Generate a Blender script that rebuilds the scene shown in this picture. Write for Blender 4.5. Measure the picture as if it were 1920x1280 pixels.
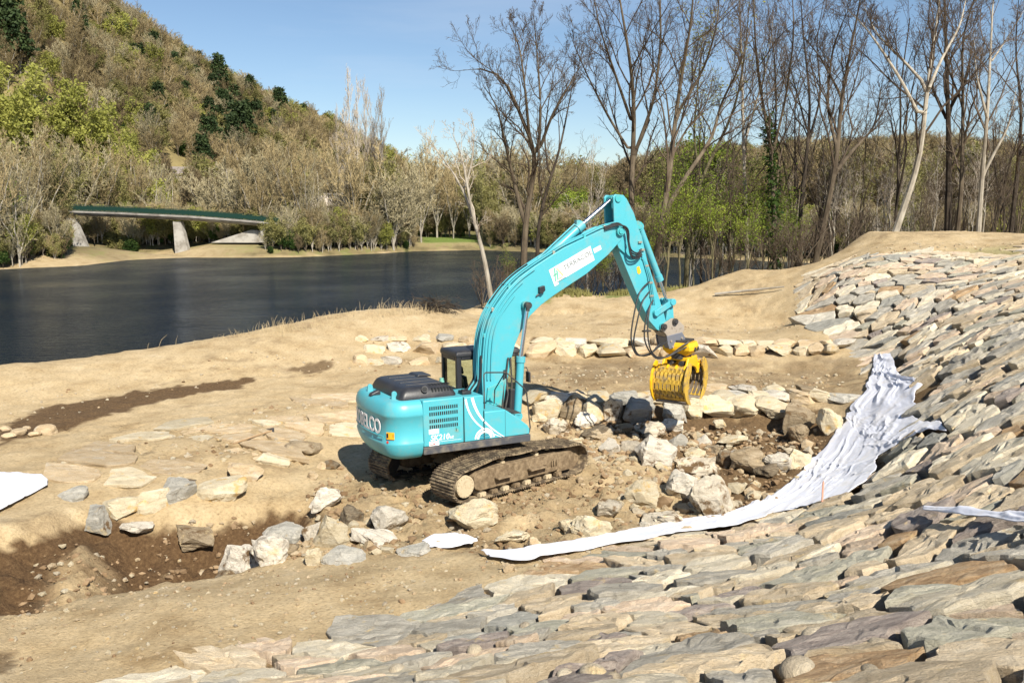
import bpy, math, random
import numpy as np
from mathutils import Vector, Matrix, noise as mnoise
for _o in list(bpy.data.objects): bpy.data.objects.remove(_o)
SC = bpy.context.scene
COL = SC.collection
PI = math.pi
# ---------------------------------------------------------------- camera
H, PITCH, FPX = 6.5404, 0.1568, 1600.0
cam = bpy.data.cameras.new('camera'); camo = bpy.data.objects.new('camera', cam); COL.objects.link(camo)
camo.location = (0, 0, H); camo.rotation_euler = (PI/2-PITCH, 0, 0)
cam.sensor_width = 36; cam.lens = FPX/1920*36; cam.clip_start = .1; cam.clip_end = 6000
SC.camera = camo
# ---------------------------------------------------------------- sky, sun, exposure
SUN_DIR = Vector((0.45, -0.92, 1.0)).normalized()      # towards the sun
w = bpy.data.worlds.new('World'); SC.world = w; w.use_nodes = True
nt = w.node_tree; nt.nodes.clear()
sky = nt.nodes.new('ShaderNodeTexSky'); sky.sky_type = 'NISHITA'; sky.sun_disc = False
sky.sun_elevation = math.asin(SUN_DIR.z); sky.sun_rotation = math.atan2(SUN_DIR.x, SUN_DIR.y)
sky.altitude = 200; sky.air_density = 1.0; sky.dust_density = 0.25; sky.ozone_density = 3.2
bg = nt.nodes.new('ShaderNodeBackground'); bg.inputs[1].default_value = 0.074
wo = nt.nodes.new('ShaderNodeOutputWorld')
# thin high cirrus mixed into the sky itself
tc = nt.nodes.new('ShaderNodeTexCoord'); mp = nt.nodes.new('ShaderNodeMapping'); mp.inputs['Scale'].default_value = (1.2, 2.0, 9.0)
mp.inputs['Rotation'].default_value = (0.0, 0.10, 0.2)
cn = nt.nodes.new('ShaderNodeTexNoise'); cn.inputs['Scale'].default_value = 2.2; cn.inputs['Detail'].default_value = 6; cn.inputs['Roughness'].default_value = .55
cr = nt.nodes.new('ShaderNodeMapRange'); cr.inputs[1].default_value = .50; cr.inputs[2].default_value = .85; cr.inputs[3].default_value = 0; cr.inputs[4].default_value = .22
mx = nt.nodes.new('ShaderNodeMix'); mx.data_type = 'RGBA'; mx.inputs[7].default_value = (7.0, 7.6, 8.4, 1)
L = nt.links
L.new(tc.outputs['Generated'], mp.inputs[0]); L.new(mp.outputs[0], cn.inputs['Vector']); L.new(cn.outputs[0], cr.inputs[0])
L.new(cr.outputs[0], mx.inputs[0]); L.new(sky.outputs[0], mx.inputs[6]); L.new(mx.outputs[2], bg.inputs[0]); L.new(bg.outputs[0], wo.inputs[0])
sun = bpy.data.lights.new('sun', 'SUN'); sun.energy = 5.0; sun.angle = math.radians(.5); sun.color = (1, .93, .81)
suno = bpy.data.objects.new('sun', sun); COL.objects.link(suno)
suno.rotation_euler = SUN_DIR.to_track_quat('Z', 'Y').to_euler(); suno.location = (30, -30, 60)
SC.view_settings.view_transform = 'Standard'; SC.view_settings.look = 'None'; SC.view_settings.gamma = 1
SC.view_settings.exposure = 0.69
SC.render.engine = 'CYCLES'
SC.cycles.max_bounces = 6; SC.cycles.transparent_max_bounces = 8; SC.cycles.use_denoising = True

# ---------------------------------------------------------------- helpers
def ray(px, py):
    a = (px-960)/FPX; b = (640-py)/FPX; c, s = math.cos(PITCH), math.sin(PITCH)
    return np.array([a, c+b*s, -s+b*c])
def at_depth(px, py, d): r = ray(px, py); return np.array([0, 0, H])+r*(d/r[1])
def at_z(px, py, z): r = ray(px, py); return np.array([0, 0, H])+r*((z-H)/r[2])
def project(P):
    P = np.asarray(P, float)-np.array([0, 0, H]); c, s = math.cos(PITCH), math.sin(PITCH)
    d = P[..., 1]*c-P[..., 2]*s; u = P[..., 1]*s+P[..., 2]*c
    d = np.where(d > .01, d, .01)
    return 960+FPX*P[..., 0]/d, 640-FPX*u/d, d
def tag(o, label=None, cat=None, group=None, kind=None):
    if label: o['label'] = label
    if cat: o['category'] = cat
    if group: o['group'] = group
    if kind: o['kind'] = kind
    return o
def mesh_obj(name, V, F, mat=None, parent=None, smooth=False, mi=None):
    me = bpy.data.meshes.new(name)
    V = np.asarray(V, float)
    me.from_pydata(V.tolist() if len(V) else [], [], [tuple(f) for f in F])
    mats = mat if isinstance(mat, (list, tuple)) else [mat]
    for m in mats:
        if m: me.materials.append(m)
    if mi is not None: me.polygons.foreach_set('material_index', np.asarray(mi, dtype=np.int32))
    if smooth: me.polygons.foreach_set('use_smooth', np.ones(len(me.polygons), bool))
    me.update()
    o = bpy.data.objects.new(name, me); COL.objects.link(o)
    if parent: o.parent = parent
    return o
def empty(name, loc, label, cat, group=None):
    o = bpy.data.objects.new(name, None); COL.objects.link(o); o.location = loc; o.empty_display_size = .2
    return tag(o, label, cat, group)
# value noise in numpy
def _h(ix, iy, seed):
    n = (ix*374761393+iy*668265263+seed*1442695041) & 0xffffffff
    n = ((n ^ (n >> 13))*1274126177) & 0xffffffff
    return ((n ^ (n >> 16)) & 0xffff)/65535.0
def vnoise(x, y, seed=0):
    x = np.asarray(x, float); y = np.asarray(y, float)
    ix = np.floor(x).astype(np.int64); iy = np.floor(y).astype(np.int64)
    fx = x-ix; fy = y-iy; fx = fx*fx*(3-2*fx); fy = fy*fy*(3-2*fy)
    a = _h(ix, iy, seed); b = _h(ix+1, iy, seed); c = _h(ix, iy+1, seed); d = _h(ix+1, iy+1, seed)
    return (a*(1-fx)+b*fx)*(1-fy)+(c*(1-fx)+d*fx)*fy-.5
def fbm(x, y, octv=4, seed=0, rough=.5):
    t = 0; a = 1; f = 1
    for i in range(octv):
        t = t+a*vnoise(np.asarray(x)*f+i*17.3, np.asarray(y)*f-i*9.7, seed+i); a *= rough; f *= 2.03
    return t
class MB:
    """collects shapes; build() links them as one mesh object"""
    def __init__(s, xf=None): s.V = []; s.F = []; s.M = []; s.xf = xf; s.cur = 0
    def add(s, V, F):
        n = len(s.V); s.V += [tuple(map(float, v)) for v in V]; s.F += [tuple(n+i for i in f) for f in F]; s.M += [s.cur]*len(F); return s
    def box(s, a, b):
        x0, y0, z0 = a; x1, y1, z1 = b
        V = [(x0,y0,z0),(x1,y0,z0),(x1,y1,z0),(x0,y1,z0),(x0,y0,z1),(x1,y0,z1),(x1,y1,z1),(x0,y1,z1)]
        return s.add(V, [(0,3,2,1),(4,5,6,7),(0,1,5,4),(1,2,6,5),(2,3,7,6),(3,0,4,7)])
    def prism(s, pts, y0, y1, axis='y'):
        """outline (a,b) extruded along an axis"""
        n = len(pts)
        def m(a, b, c): return (a, c, b) if axis == 'y' else ((c, a, b) if axis == 'x' else (a, b, c))
        V = [m(p[0], p[1], y0) for p in pts]+[m(p[0], p[1], y1) for p in pts]
        F = [tuple(range(n))[::-1], tuple(range(n, 2*n))]+[(i, (i+1) % n, n+(i+1) % n, n+i) for i in range(n)]
        return s.add(V, F)
    def tube(s, path, r, n=8, cap=True):
        path = [Vector(p) for p in path]; k = len(path)
        rs = r if isinstance(r, (list, tuple)) else [r]*k
        V = []; F = []; up = None
        for i, p in enumerate(path):
            t = (path[min(i+1, k-1)]-path[max(i-1, 0)])
            if t.length < 1e-9: t = Vector((0, 0, 1))
            t.normalize()
            if up is None:
                up = t.orthogonal().normalized()
            up = (up-t*up.dot(t))
            if up.length < 1e-6: up = t.orthogonal()
            up.normalize(); sd = t.cross(up)
            for j in range(n):
                a = 2*PI*j/n; V.append(p+(up*math.cos(a)+sd*math.sin(a))*rs[i])
        for i in range(k-1):
            for j in range(n):
                a = i*n+j; b = i*n+(j+1) % n; F.append((a, b, b+n, a+n))
        if cap: F.append(tuple(range(n))[::-1]); F.append(tuple(range((k-1)*n, k*n)))
        return s.add(V, F)
    def cyl(s, a, b, r, n=16, r2=None): return s.tube([a, b], [r, r if r2 is None else r2], n)
    def loft(s, rings, cap0=True, cap1=True):
        n = len(rings[0]); V = [v for r in rings for v in r]; F = []
        for i in range(len(rings)-1):
            for j in range(n):
                a = i*n+j; b = i*n+(j+1) % n; F.append((a, b, b+n, a+n))
        if cap0: F.append(tuple(range(n))[::-1])
        if cap1: F.append(tuple(range((len(rings)-1)*n, len(rings)*n)))
        return s.add(V, F)
    def build(s, name, mat, parent=None, smooth=False, bevel=0, seg=2, angle=35):
        V = np.array(s.V, float)
        if s.xf is not None: V = s.xf(V)
        o = mesh_obj(name, V, s.F, mat, parent, mi=s.M if isinstance(mat, (list, tuple)) else None)
        import bmesh
        bm = bmesh.new(); bm.from_mesh(o.data); bmesh.ops.recalc_face_normals(bm, faces=bm.faces); bm.to_mesh(o.data); bm.free()
        if bevel:
            m = o.modifiers.new('bevel', 'BEVEL'); m.width = bevel; m.segments = seg; m.limit_method = 'ANGLE'; m.angle_limit = math.radians(angle)
        if smooth:
            o.data.polygons.foreach_set('use_smooth', np.ones(len(o.data.polygons), bool))
            try: o.data.set_sharp_from_angle(angle=math.radians(angle))
            except Exception: pass
        return o

# ---------------------------------------------------------------- materials
def mat_new(name):
    m = bpy.data.materials.new(name); m.use_nodes = True; nt = m.node_tree
    return m, nt, nt.nodes['Principled BSDF'], nt.links
def nd(nt, t, **k):
    n = nt.nodes.new('ShaderNode'+t)
    for a, b in k.items():
        if a.startswith('i_'):
            key = a[2:]; key = int(key) if key.isdigit() else key
            n.inputs[key].default_value = b
        else: setattr(n, a, b)
    return n
def ramp(nt, stops, interp='LINEAR'):
    r = nt.nodes.new('ShaderNodeValToRGB'); r.color_ramp.interpolation = interp; e = r.color_ramp.elements
    while len(e) > 1: e.remove(e[-1])
    e[0].position = stops[0][0]; e[0].color = (*stops[0][1], 1)
    for p, c in stops[1:]:
        x = e.new(p); x.color = (*c, 1)
    return r
def simple(name, col, rough=.6, metal=0, spec=.5, dirt=None, dscale=3, bump=0, bscale=30, dlo=.52, dhi=.72, coat=0, dmax=1.0):
    m, nt, b, L = mat_new(name)
    b.inputs['Base Color'].default_value = (*col, 1); b.inputs['Roughness'].default_value = rough; b.inputs['Metallic'].default_value = metal
    b.inputs['Specular IOR Level'].default_value = spec
    if coat: b.inputs['Coat Weight'].default_value = coat; b.inputs['Coat Roughness'].default_value = .12
    tc = nd(nt, 'TexCoord')
    if dirt:
        n = nd(nt, 'TexNoise', i_Scale=dscale, i_Detail=8, i_Roughness=.65); L.new(tc.outputs['Object'], n.inputs['Vector'])
        mr = nd(nt, 'MapRange', i_1=dlo, i_2=dhi, i_4=dmax); L.new(n.outputs[0], mr.inputs[0])
        mx = nd(nt, 'Mix', data_type='RGBA', i_6=(*col, 1), i_7=(*dirt, 1)); L.new(mr.outputs[0], mx.inputs[0]); L.new(mx.outputs[2], b.inputs['Base Color'])
        rr = nd(nt, 'MapRange', i_1=0, i_2=1, i_3=rough, i_4=.9); L.new(mr.outputs[0], rr.inputs[0]); L.new(rr.outputs[0], b.inputs['Roughness'])
    if bump:
        n = nd(nt, 'TexNoise', i_Scale=bscale, i_Detail=6); L.new(tc.outputs['Object'], n.inputs['Vector'])
        bp = nd(nt, 'Bump', i_Strength=bump, i_Distance=.02); L.new(n.outputs[0], bp.inputs['Height']); L.new(bp.outputs[0], b.inputs['Normal'])
    return m
TEAL = (0.070, 0.385, 0.455)
M = {}
M['teal'] = simple('teal_paint', TEAL, .38, spec=.5, dirt=(.27, .29, .22), dscale=2.3, dlo=.50, dhi=.80, dmax=.55, bump=.05, bscale=5)
M['teal_worn'] = simple('worn_teal_paint', (.05, .37, .40), .5, dirt=(.28, .25, .17), dscale=5, dlo=.5, dhi=.7, dmax=.7)
M['black'] = simple('black_plastic', (.022, .023, .027), .42, dirt=(.10, .09, .08), dscale=2.2, dlo=.5, dhi=.8, dmax=.6, bump=.1)
M['dark'] = simple('dark_steel', (.035, .033, .032), .6, dirt=(.13, .10, .07), dscale=4)
M['rubber'] = simple('hose_rubber', (.02, .02, .02), .5)
M['chrome'] = simple('chromed_rod', (.75, .76, .78), .12, metal=1)
M['mudsteel'] = simple('mud_caked_steel', (.13, .09, .05), .9, dirt=(.27, .20, .12), dscale=7, dlo=.4, dhi=.65, bump=.6, bscale=22)
M['mudtrack'] = simple('muddy_track_steel', (.085, .062, .04), .75, dirt=(.30, .23, .14), dscale=7, dlo=.44, dhi=.60, bump=.5, bscale=30)
M['drymud'] = simple('dry_mud', (.50, .41, .27), .95, dirt=(.36, .28, .17), dscale=9, bump=.4)
M['skirt'] = simple('dusty_dark_skirt', (.06, .063, .072), .6, dirt=(.22, .19, .14), dscale=3, dlo=.45, dhi=.7)
M['steel'] = simple('bare_bracket_steel', (.36, .31, .25), .55, metal=.2, dirt=(.10, .08, .06), dscale=10)
M['plate'] = simple('grey_bolt_plate', (.17, .18, .21), .5, metal=.3)
M['yellow'] = simple('yellow_paint', (.76, .44, .012), .42, dirt=(.12, .08, .04), dscale=7, dlo=.6, dhi=.72, dmax=.8)
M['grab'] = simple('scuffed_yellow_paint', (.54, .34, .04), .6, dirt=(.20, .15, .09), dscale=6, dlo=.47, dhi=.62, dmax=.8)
M['grabin'] = simple('dark_grab_inside', (.14, .11, .08), .6, metal=.2, dirt=(.3, .23, .14), dscale=6)  # darker tone for the inner side of the jaws
M['white'] = simple('white_decal', (.80, .80, .80), .5)
M['offwhite'] = simple('sign_white', (.72, .73, .74), .5, dirt=(.5, .52, .5), dscale=4, dmax=.5)
M['lettergrey'] = simple('letter_grey', (.15, .18, .18), .5)
M['leafgreen'] = simple('logo_green', (.12, .45, .30), .5)
M['logoyellow'] = simple('logo_yellow', (.80, .72, .20), .5)
M['orange'] = simple('orange_decal', (.85, .42, .02), .5)
M['red'] = simple('red_decal', (.65, .06, .04), .5)
M['grille'] = simple('grille_black', (.008, .009, .01), .7)
M['brass'] = simple('hose_fitting', (.45, .42, .33), .4, metal=.6)
def glass_mat():
    m, nt, b, L = mat_new('cab_glass')
    b.inputs['Base Color'].default_value = (.80, .88, .80, 1); b.inputs['Roughness'].default_value = .03
    b.inputs['Transmission Weight'].default_value = 1; b.inputs['IOR'].default_value = 1.1
    return m
M['glass'] = glass_mat()
# ---------------------------------------------------------------- terrain
CTRL = []   # world control points
def cz(pts):
    for px, py, z in pts: CTRL.append(tuple(at_z(px, py, z)))
def cd(pts):
    for px, py, d in pts: CTRL.append(tuple(at_depth(px, py, d)))
cz([(0,1270,.3),(0,1160,.2),(300,1200,.3),(300,1118,.15),(600,1110,.2),(900,1062,.2),(1100,1035,.25),(700,1150,.3),(0,1090,.12),
    (110,1040,.05),(250,1058,-.55),(350,1050,-.6),(180,1080,-.4),(0,1020,.4),(60,1070,.1),(200,985,.25),(330,990,.1),
    (500,985,-.2),(640,960,-.05),(760,960,0),(850,935,0),(1000,930,-.05),(1100,960,-.12),(1100,870,-.02),(640,880,.05),(700,900,0),(960,1000,.0),
    (1200,990,-.15),(1300,950,-.4),(1440,910,-.5),(1400,860,-.35),(1250,860,-.2),(1150,820,-.05),(1300,800,-.1),(1480,810,-.1),(1040,800,.02),(1530,850,-.2),
    (1000,742,.62),(1250,738,.62),(1500,732,.70),(1000,690,.65),(1300,700,.65),(1600,690,.75),(1400,670,.65),(1100,670,.65),(950,705,.6),(1590,740,.75),
    (1000,637,1.12),(1300,637,1.12),(1540,643,1.2),(1000,600,1.15),(1300,605,1.15),(1500,600,1.4),(1100,565,1.1),(1300,556,1.15),(1450,550,1.45),(900,590,1.15),
    (0,697,1.2),(150,672,1.2),(300,650,1.2),(450,630,1.2),(600,606,1.2),(700,598,1.2),(800,588,1.15),(890,580,1.1),(1000,567,1.05),
    (0,800,.5),(250,752,.52),(480,716,.6),(620,695,.65),(700,705,.62),(0,755,.62),(250,718,.72),(480,690,.85),(750,640,1.05),(850,660,.85),
    (100,850,.5),(300,820,.48),(500,800,.45),(600,760,.5),(150,900,.5),(400,880,.42),(540,845,.35),(600,830,.28),(0,900,.5),(20,960,.45),
    (120,935,.42),(330,915,.38),(250,965,.05),(400,945,.08),(620,860,.06)])
cz([(200,1290,.45),(600,1215,.5),(850,1140,.45),(1000,1092,.4),(1250,1013,.35),(1500,955,.4),(1600,900,.5),(1650,800,.75),(1640,700,.85),(1605,648,1.2)])
cd([(960,1280,7.0),(1500,1280,6.0),(1920,1280,5.2),(1920,1100,7.5),(1500,1130,9.5),(1200,1150,10.5),(1500,1030,13),(1920,960,10.8),(1750,900,14.5),
    (1920,830,13.6),(1750,800,17.5),(1920,720,17.5),(1750,700,23),(1920,640,22),(1750,620,29),(1900,560,29),(1650,600,33.5),(1560,600,35.5),(1535,560,38),
    (1700,530,36.5),(1560,520,40.5),(1700,480,40),(1900,480,38),(1800,450,43),(1920,447,42),(1600,482,43.5),(1510,520,43.5)])
CTRL += [(14.0,52.5,.9),(16.2,54,.9),(16.5,50,1.7),(13,57,.3),(20,49,4.9),(30,45,4.95),(14,50,2.8),(15,56,.6),(22,60,.6),(35,60,.8),(0,0,4.9),(3,0,4.95),(-3,.2,4.7),(8,1,4.95),(13,6,4.95),(18,14,4.95),(21,25,4.95),(24,36,4.95),
    (30,10,4.9),(40,30,4.9),(-5.5,5,2.6),(-7.5,0,4.5),(-12,8.5,.9),(-20,11,.6),(-22,0,2.5),(0,-6,4.9),(10,-6,4.9),(-12,-6,4.2),(-25,20,.7),(-26,24.5,1.2),
    (-27,31,-1.8),(-22,34.5,-1.8),(-14,38,-1.8),(-8,43,-1.9),(-3,47,-1.8),(2,53,-1.2),(8,60,-1.2),(14,66,-1.2),(0,49,.9),(6,54,.8),(11,57,.6),(30,68,-.2),(-40,30,-1.8),(-38,20,1),(-40,5,1.5),
    (0,64,-2.6),(-20,52,-2.6),(-38,44,-2.6),(20,72,-2.4),(45,72,-1.5),(45,0,5),(45,45,4.8),(-40,-10,3)]
CT = np.array(CTRL)
def _tps_fit(P, z, lam=.02):
    n = len(P); d = np.sqrt(((P[:, None]-P[None])**2).sum(-1)); K = np.where(d > 0, d*d*np.log(d+1e-12), 0)+lam*np.eye(n)
    A = np.zeros((n+3, n+3)); A[:n, :n] = K; A[:n, n] = 1; A[:n, n+1:] = P; A[n, :n] = 1; A[n+1:, :n] = P.T
    return np.linalg.solve(A, np.concatenate([z, np.zeros(3)]))
TW = _tps_fit(CT[:, :2], CT[:, 2], .3)
def tps(P, C, W, x, y):
    x = np.asarray(x, float).ravel(); y = np.asarray(y, float).ravel(); out = np.empty(len(x)); n = len(C)
    for i in range(0, len(x), 20000):
        d2 = (x[i:i+20000, None]-C[None, :, 0])**2+(y[i:i+20000, None]-C[None, :, 1])**2
        out[i:i+20000] = (.5*d2*np.log(d2+1e-12))@W[:n]+W[n]+W[n+1]*x[i:i+20000]+W[n+2]*y[i:i+20000]
    return out
def smooth(a, b, t): u = np.clip((t-a)/(b-a), 0, 1); return u*u*(3-2*u)
def base_z(x, y):
    x = np.asarray(x, float); y = np.asarray(y, float); sh = x.shape
    xr = x.ravel(); yr = y.ravel()
    z = tps(None, CT, TW, np.clip(xr, -42, 46), np.clip(yr, -10, 74)).reshape(sh)
    return np.clip(z, -2.8, 5.1)
# far shoreline of the river (world x -> y)
SHP = [(-2500,600),(-900,540),(-300,520),(0,506),(150,496),(188,493),(203,480),(220,471),(238,473),(280,479),(330,482),(420,484),(560,482),(700,476),(780,471),(900,469),(1100,476),(1300,484),(1500,492),(1700,500),(2300,520),(4500,600)]
SHY = np.array([at_z(960, b_, -1.0)[1] for a_, b_ in SHP]); SHX = np.array([a_ for a_, b_ in SHP])
def shore(x, y): return np.interp(960+FPX*np.asarray(x, float)/np.maximum(y, 20), SHX, SHY)
def far_z(x, y):
    ys = shore(x, y); t = y-ys
    z = np.where(t < 0, np.clip(-1+t*.25, -2.8, 0), 0)
    z = z+np.where(t >= 0, -1+1.3*smooth(0, 3, t)+.5*smooth(3, 12, t)+smooth(14, 60, t)*1.2, 0)
    return z
def terrain(x, y):
    x = np.asarray(x, float); y = np.asarray(y, float)
    near = base_z(x, y); far = far_z(x, y)
    k = smooth(66, 74, y); side = smooth(40, 55, np.abs(x))
    z = near*(1-k)+np.where(y > 74, far, -2.8)*k
    # beyond the modelled bank the ground simply runs on
    zz = np.where(y < 74, np.where((x < -40) & (y > 27), np.minimum(z, -2.2*smooth(27, 33, y)+z*(1-smooth(27, 33, y))), z), z)
    return zz
def hit(px, py, dmax=200):
    r = ray(px, py); t = np.linspace(3, dmax, 1600); x = r[0]*t/r[1]; y = t; z = H+r[2]*t/r[1]
    g = terrain(x, y); k = np.nonzero(z < g)[0]
    if not len(k): return np.array([x[-1], y[-1], g[-1]])
    i = k[0]; a = t[max(i-1, 0)]; b = t[i]
    for _ in range(12):
        m = .5*(a+b); zz = H+r[2]*m/r[1]
        if zz < terrain([r[0]*m/r[1]], [m])[0]: b = m
        else: a = m
    return np.array([r[0]*b/r[1], b, H+r[2]*b/r[1]])
def poly_world(pts): return np.array([hit(a, b)[:2] for a, b in pts])
def in_poly(x, y, P):
    x = np.asarray(x); y = np.asarray(y); c = np.zeros(x.shape, bool); n = len(P)
    for i in range(n):
        x0, y0 = P[i]; x1, y1 = P[(i+1) % n]
        k = ((y0 > y) != (y1 > y)); xi = x0+(y-y0)*(x1-x0)/((y1-y0) if abs(y1-y0) > 1e-12 else 1e-12); c ^= k & (x < xi)
    return c
def seg_dist(x, y, P, closed=False):
    d = np.full(np.shape(x), 1e9); n = len(P)
    for i in range(n if closed else n-1):
        a = P[i]; b = P[(i+1) % n]; ab = b-a; t = np.clip(((x-a[0])*ab[0]+(y-a[1])*ab[1])/(ab@ab+1e-12), 0, 1)
        d = np.minimum(d, np.hypot(x-a[0]-t*ab[0], y-a[1]-t*ab[1]))
    return d
def mask(x, y, P, soft):
    d = seg_dist(x, y, P, True); s = np.where(in_poly(x, y, P), d, -d); return smooth(-soft, soft, s)
WET = [(poly_world([(0,800),(90,765),(240,738),(480,706),(485,718),(300,752),(150,792),(0,835)]), .35, .95),
       (poly_world([(-60,1140),(-60,1010),(60,985),(180,960),(300,985),(400,985),(470,960),(570,945),(600,985),(540,1020),(430,1068),(300,1088),(200,1108),(60,1140)]), .25, 1.0),
       (poly_world([(1120,770),(1500,765),(1560,800),(1545,880),(1460,950),(1330,955),(1270,900),(1210,830),(1140,810)]), .5, .9),
       (poly_world([(1000,670),(1560,660),(1640,700),(1590,745),(1000,728)]), 1.2, .48),
       (poly_world([(1000,645),(1560,643),(1580,636),(1000,632)]), .15, .8),
       (poly_world([(640,900),(1120,860),(1260,980),(1230,1000),(950,1035),(560,1010)]), 1.0, .33),
       (poly_world([(540,690),(610,680),(620,690),(560,698)]), .3, .8),
       (poly_world([(-40,1225),(20,1225),(10,1262),(-40,1262)]), .15, .7),
       (poly_world([(700,1035),(1000,1000),(1010,1035),(720,1045)]), .3, .6)]
PILE = poly_world([(90,1110),(110,1040),(150,1010),(190,1040),(215,1075),(170,1110)])
TOE = [(120,1340),(200,1290),(400,1243),(600,1205),(850,1132),(940,1100),(1000,1088),(1130,1045),(1260,1008),(1400,975),(1500,950),(1600,900),(1650,850),(1660,760),(1645,700),(1640,668),(1600,645),(1570,622),(1540,600),(1520,570),(1505,540),(1520,512),(1560,496),(1620,483),(1700,474),(1800,474),(1920,478)]
toe_w = poly_world(TOE)
RIP = np.array(list(map(tuple, toe_w))+[(26, 41), (27, 36), (23, 26), (19, 15), (15, 9), (11, 4.2), (8, 1.6), (2.5, 1.3), (-2.0, 2.8), (-5.5, 6.0)])
def wet_and_gap_shade(x, y):
    wv = np.zeros(np.shape(x)); nz = fbm(x*1.3, y*1.3, 5, 5, .62)*1.5; n2 = fbm(x*.5+9, y*.5, 3, 8)
    for P, s, a in WET: mk = mask(x, y, P, s); wv = np.maximum(wv, a*smooth(.30, .62, mk+(nz*.45+fbm(x*4.5, y*4.5, 3, 88, .6)*.32+.10)*(mk > .02)) if a > .6 else a*np.clip(mk*(1+nz*1.2), 0, 1))
    wv = wv*(1-.85*mask(x, y, PILE, .35)*np.clip(1+nz, 0, 1.2))
    wv = np.maximum(wv, np.clip((n2+fbm(x*2, y*2, 4, 22, .6)*.8-.42)*1.6, 0, .32))
    wv = np.maximum(wv, .8*mask(x, y, RIP, .4))  # dark soil under the facing; shade of its gaps is painted in here
    return np.clip(wv, 0, 1)
def axis(a, b, step, lo, hi, n=26):
    mid = np.arange(a, b, step); L_ = a-np.geomspace(step*2, a-lo, n)[::-1]; R_ = b+np.geomspace(step*2, hi-b, n); return np.concatenate([L_, mid, R_])
def detail(x, y):
    rm = mask(x, y, RIP, .8)
    fl = np.zeros(np.shape(x))
    for i in (1, 2, 5): fl = np.maximum(fl, mask(x, y, WET[i][0], .8))
    nearz = 1-smooth(60, 80, np.abs(y))
    tr = mask(x, y, WET[1][0], .45)*(1-.9*mask(x, y, PILE, .5))
    return -.50*tr+nearz*(fbm(x*.6, y*.6, 3, 3)*.10+fbm(x*2.6, y*2.6, 4, 31, .6)*(.045+.13*fl)+fbm(x*9, y*9, 2, 77)*(.022+.05*fl)+fl*(.22*np.abs(fbm(x*1.5, y*1.5, 4, 58, .6))-.06)+fbm(x*4.6, y*4.6, 3, 91, .6)*(.02+.07*fl))*(1-.7*rm)-rm*.20+ruts(x, y)*nearz
RUT = [poly_world([(600,935),(470,905),(330,860),(120,800)]), poly_world([(650,985),(760,1000),(960,960),(1130,930)]), poly_world([(1010,700),(1250,690),(1500,715)]), poly_world([(1020,680),(1250,672),(1560,690)]), poly_world([(1000,610),(1250,600),(1500,588)]), poly_world([(1000,590),(1250,580),(1480,566)]), poly_world([(560,870),(420,830),(200,790)])]
def ruts(x, y):
    r = np.zeros(np.shape(x))
    for P in RUT:
        m_ = np.abs(x-P[:, 0].mean()) < np.ptp(P[:, 0])/2+1
        if not np.any(m_): continue
        d = seg_dist(x, y, P); k = smooth(.42, .30, d) if False else 1-smooth(.26, .38, d); r = r-k*(.05+.05*np.sign(np.sin((x*1.0+y*.35)*2*PI/.19)))*(.6+fbm(x*.7, y*.7, 2, 41))
    return r
def ground_z(x, y):
    x = np.asarray(x, float); y = np.asarray(y, float)
    return terrain(x, y)+detail(x, y)
xs = axis(-19, 25, .11, -2600, 2600); ys = np.concatenate([[-2500,-800,-250,-90,-40,-20,-10,-5], np.arange(0, 12, .10), np.arange(12, 30, .11), np.arange(30, 52, .2), np.arange(52, 90, 1.5), np.arange(90, 100, 2.5), np.arange(100, 160, 1.2), np.arange(160, 200, 2.5), np.geomspace(200, 4500, 30)])
gx, gy = np.meshgrid(xs, ys); gz = ground_z(gx, gy)
nx, ny = len(xs), len(ys)
ii = np.arange(nx*ny).reshape(ny, nx)
F = np.stack([ii[:-1, :-1], ii[:-1, 1:], ii[1:, 1:], ii[1:, :-1]], -1).reshape(-1, 4)
def grid_obj(name, V, F, mat, smooth_=True):
    me = bpy.data.meshes.new(name); me.vertices.add(len(V)); me.vertices.foreach_set('co', np.asarray(V, np.float32).ravel())
    me.loops.add(F.size); me.loops.foreach_set('vertex_index', F.astype(np.int32).ravel()); me.polygons.add(len(F))
    me.polygons.foreach_set('loop_start', (np.arange(len(F))*F.shape[1]).astype(np.int32)); me.polygons.foreach_set('loop_total', np.full(len(F), F.shape[1], np.int32))
    me.polygons.foreach_set('use_smooth', np.full(len(F), smooth_)); me.update(calc_edges=True); me.validate()
    if mat: me.materials.append(mat)
    o = bpy.data.objects.new(name, me); COL.objects.link(o); return o
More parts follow.
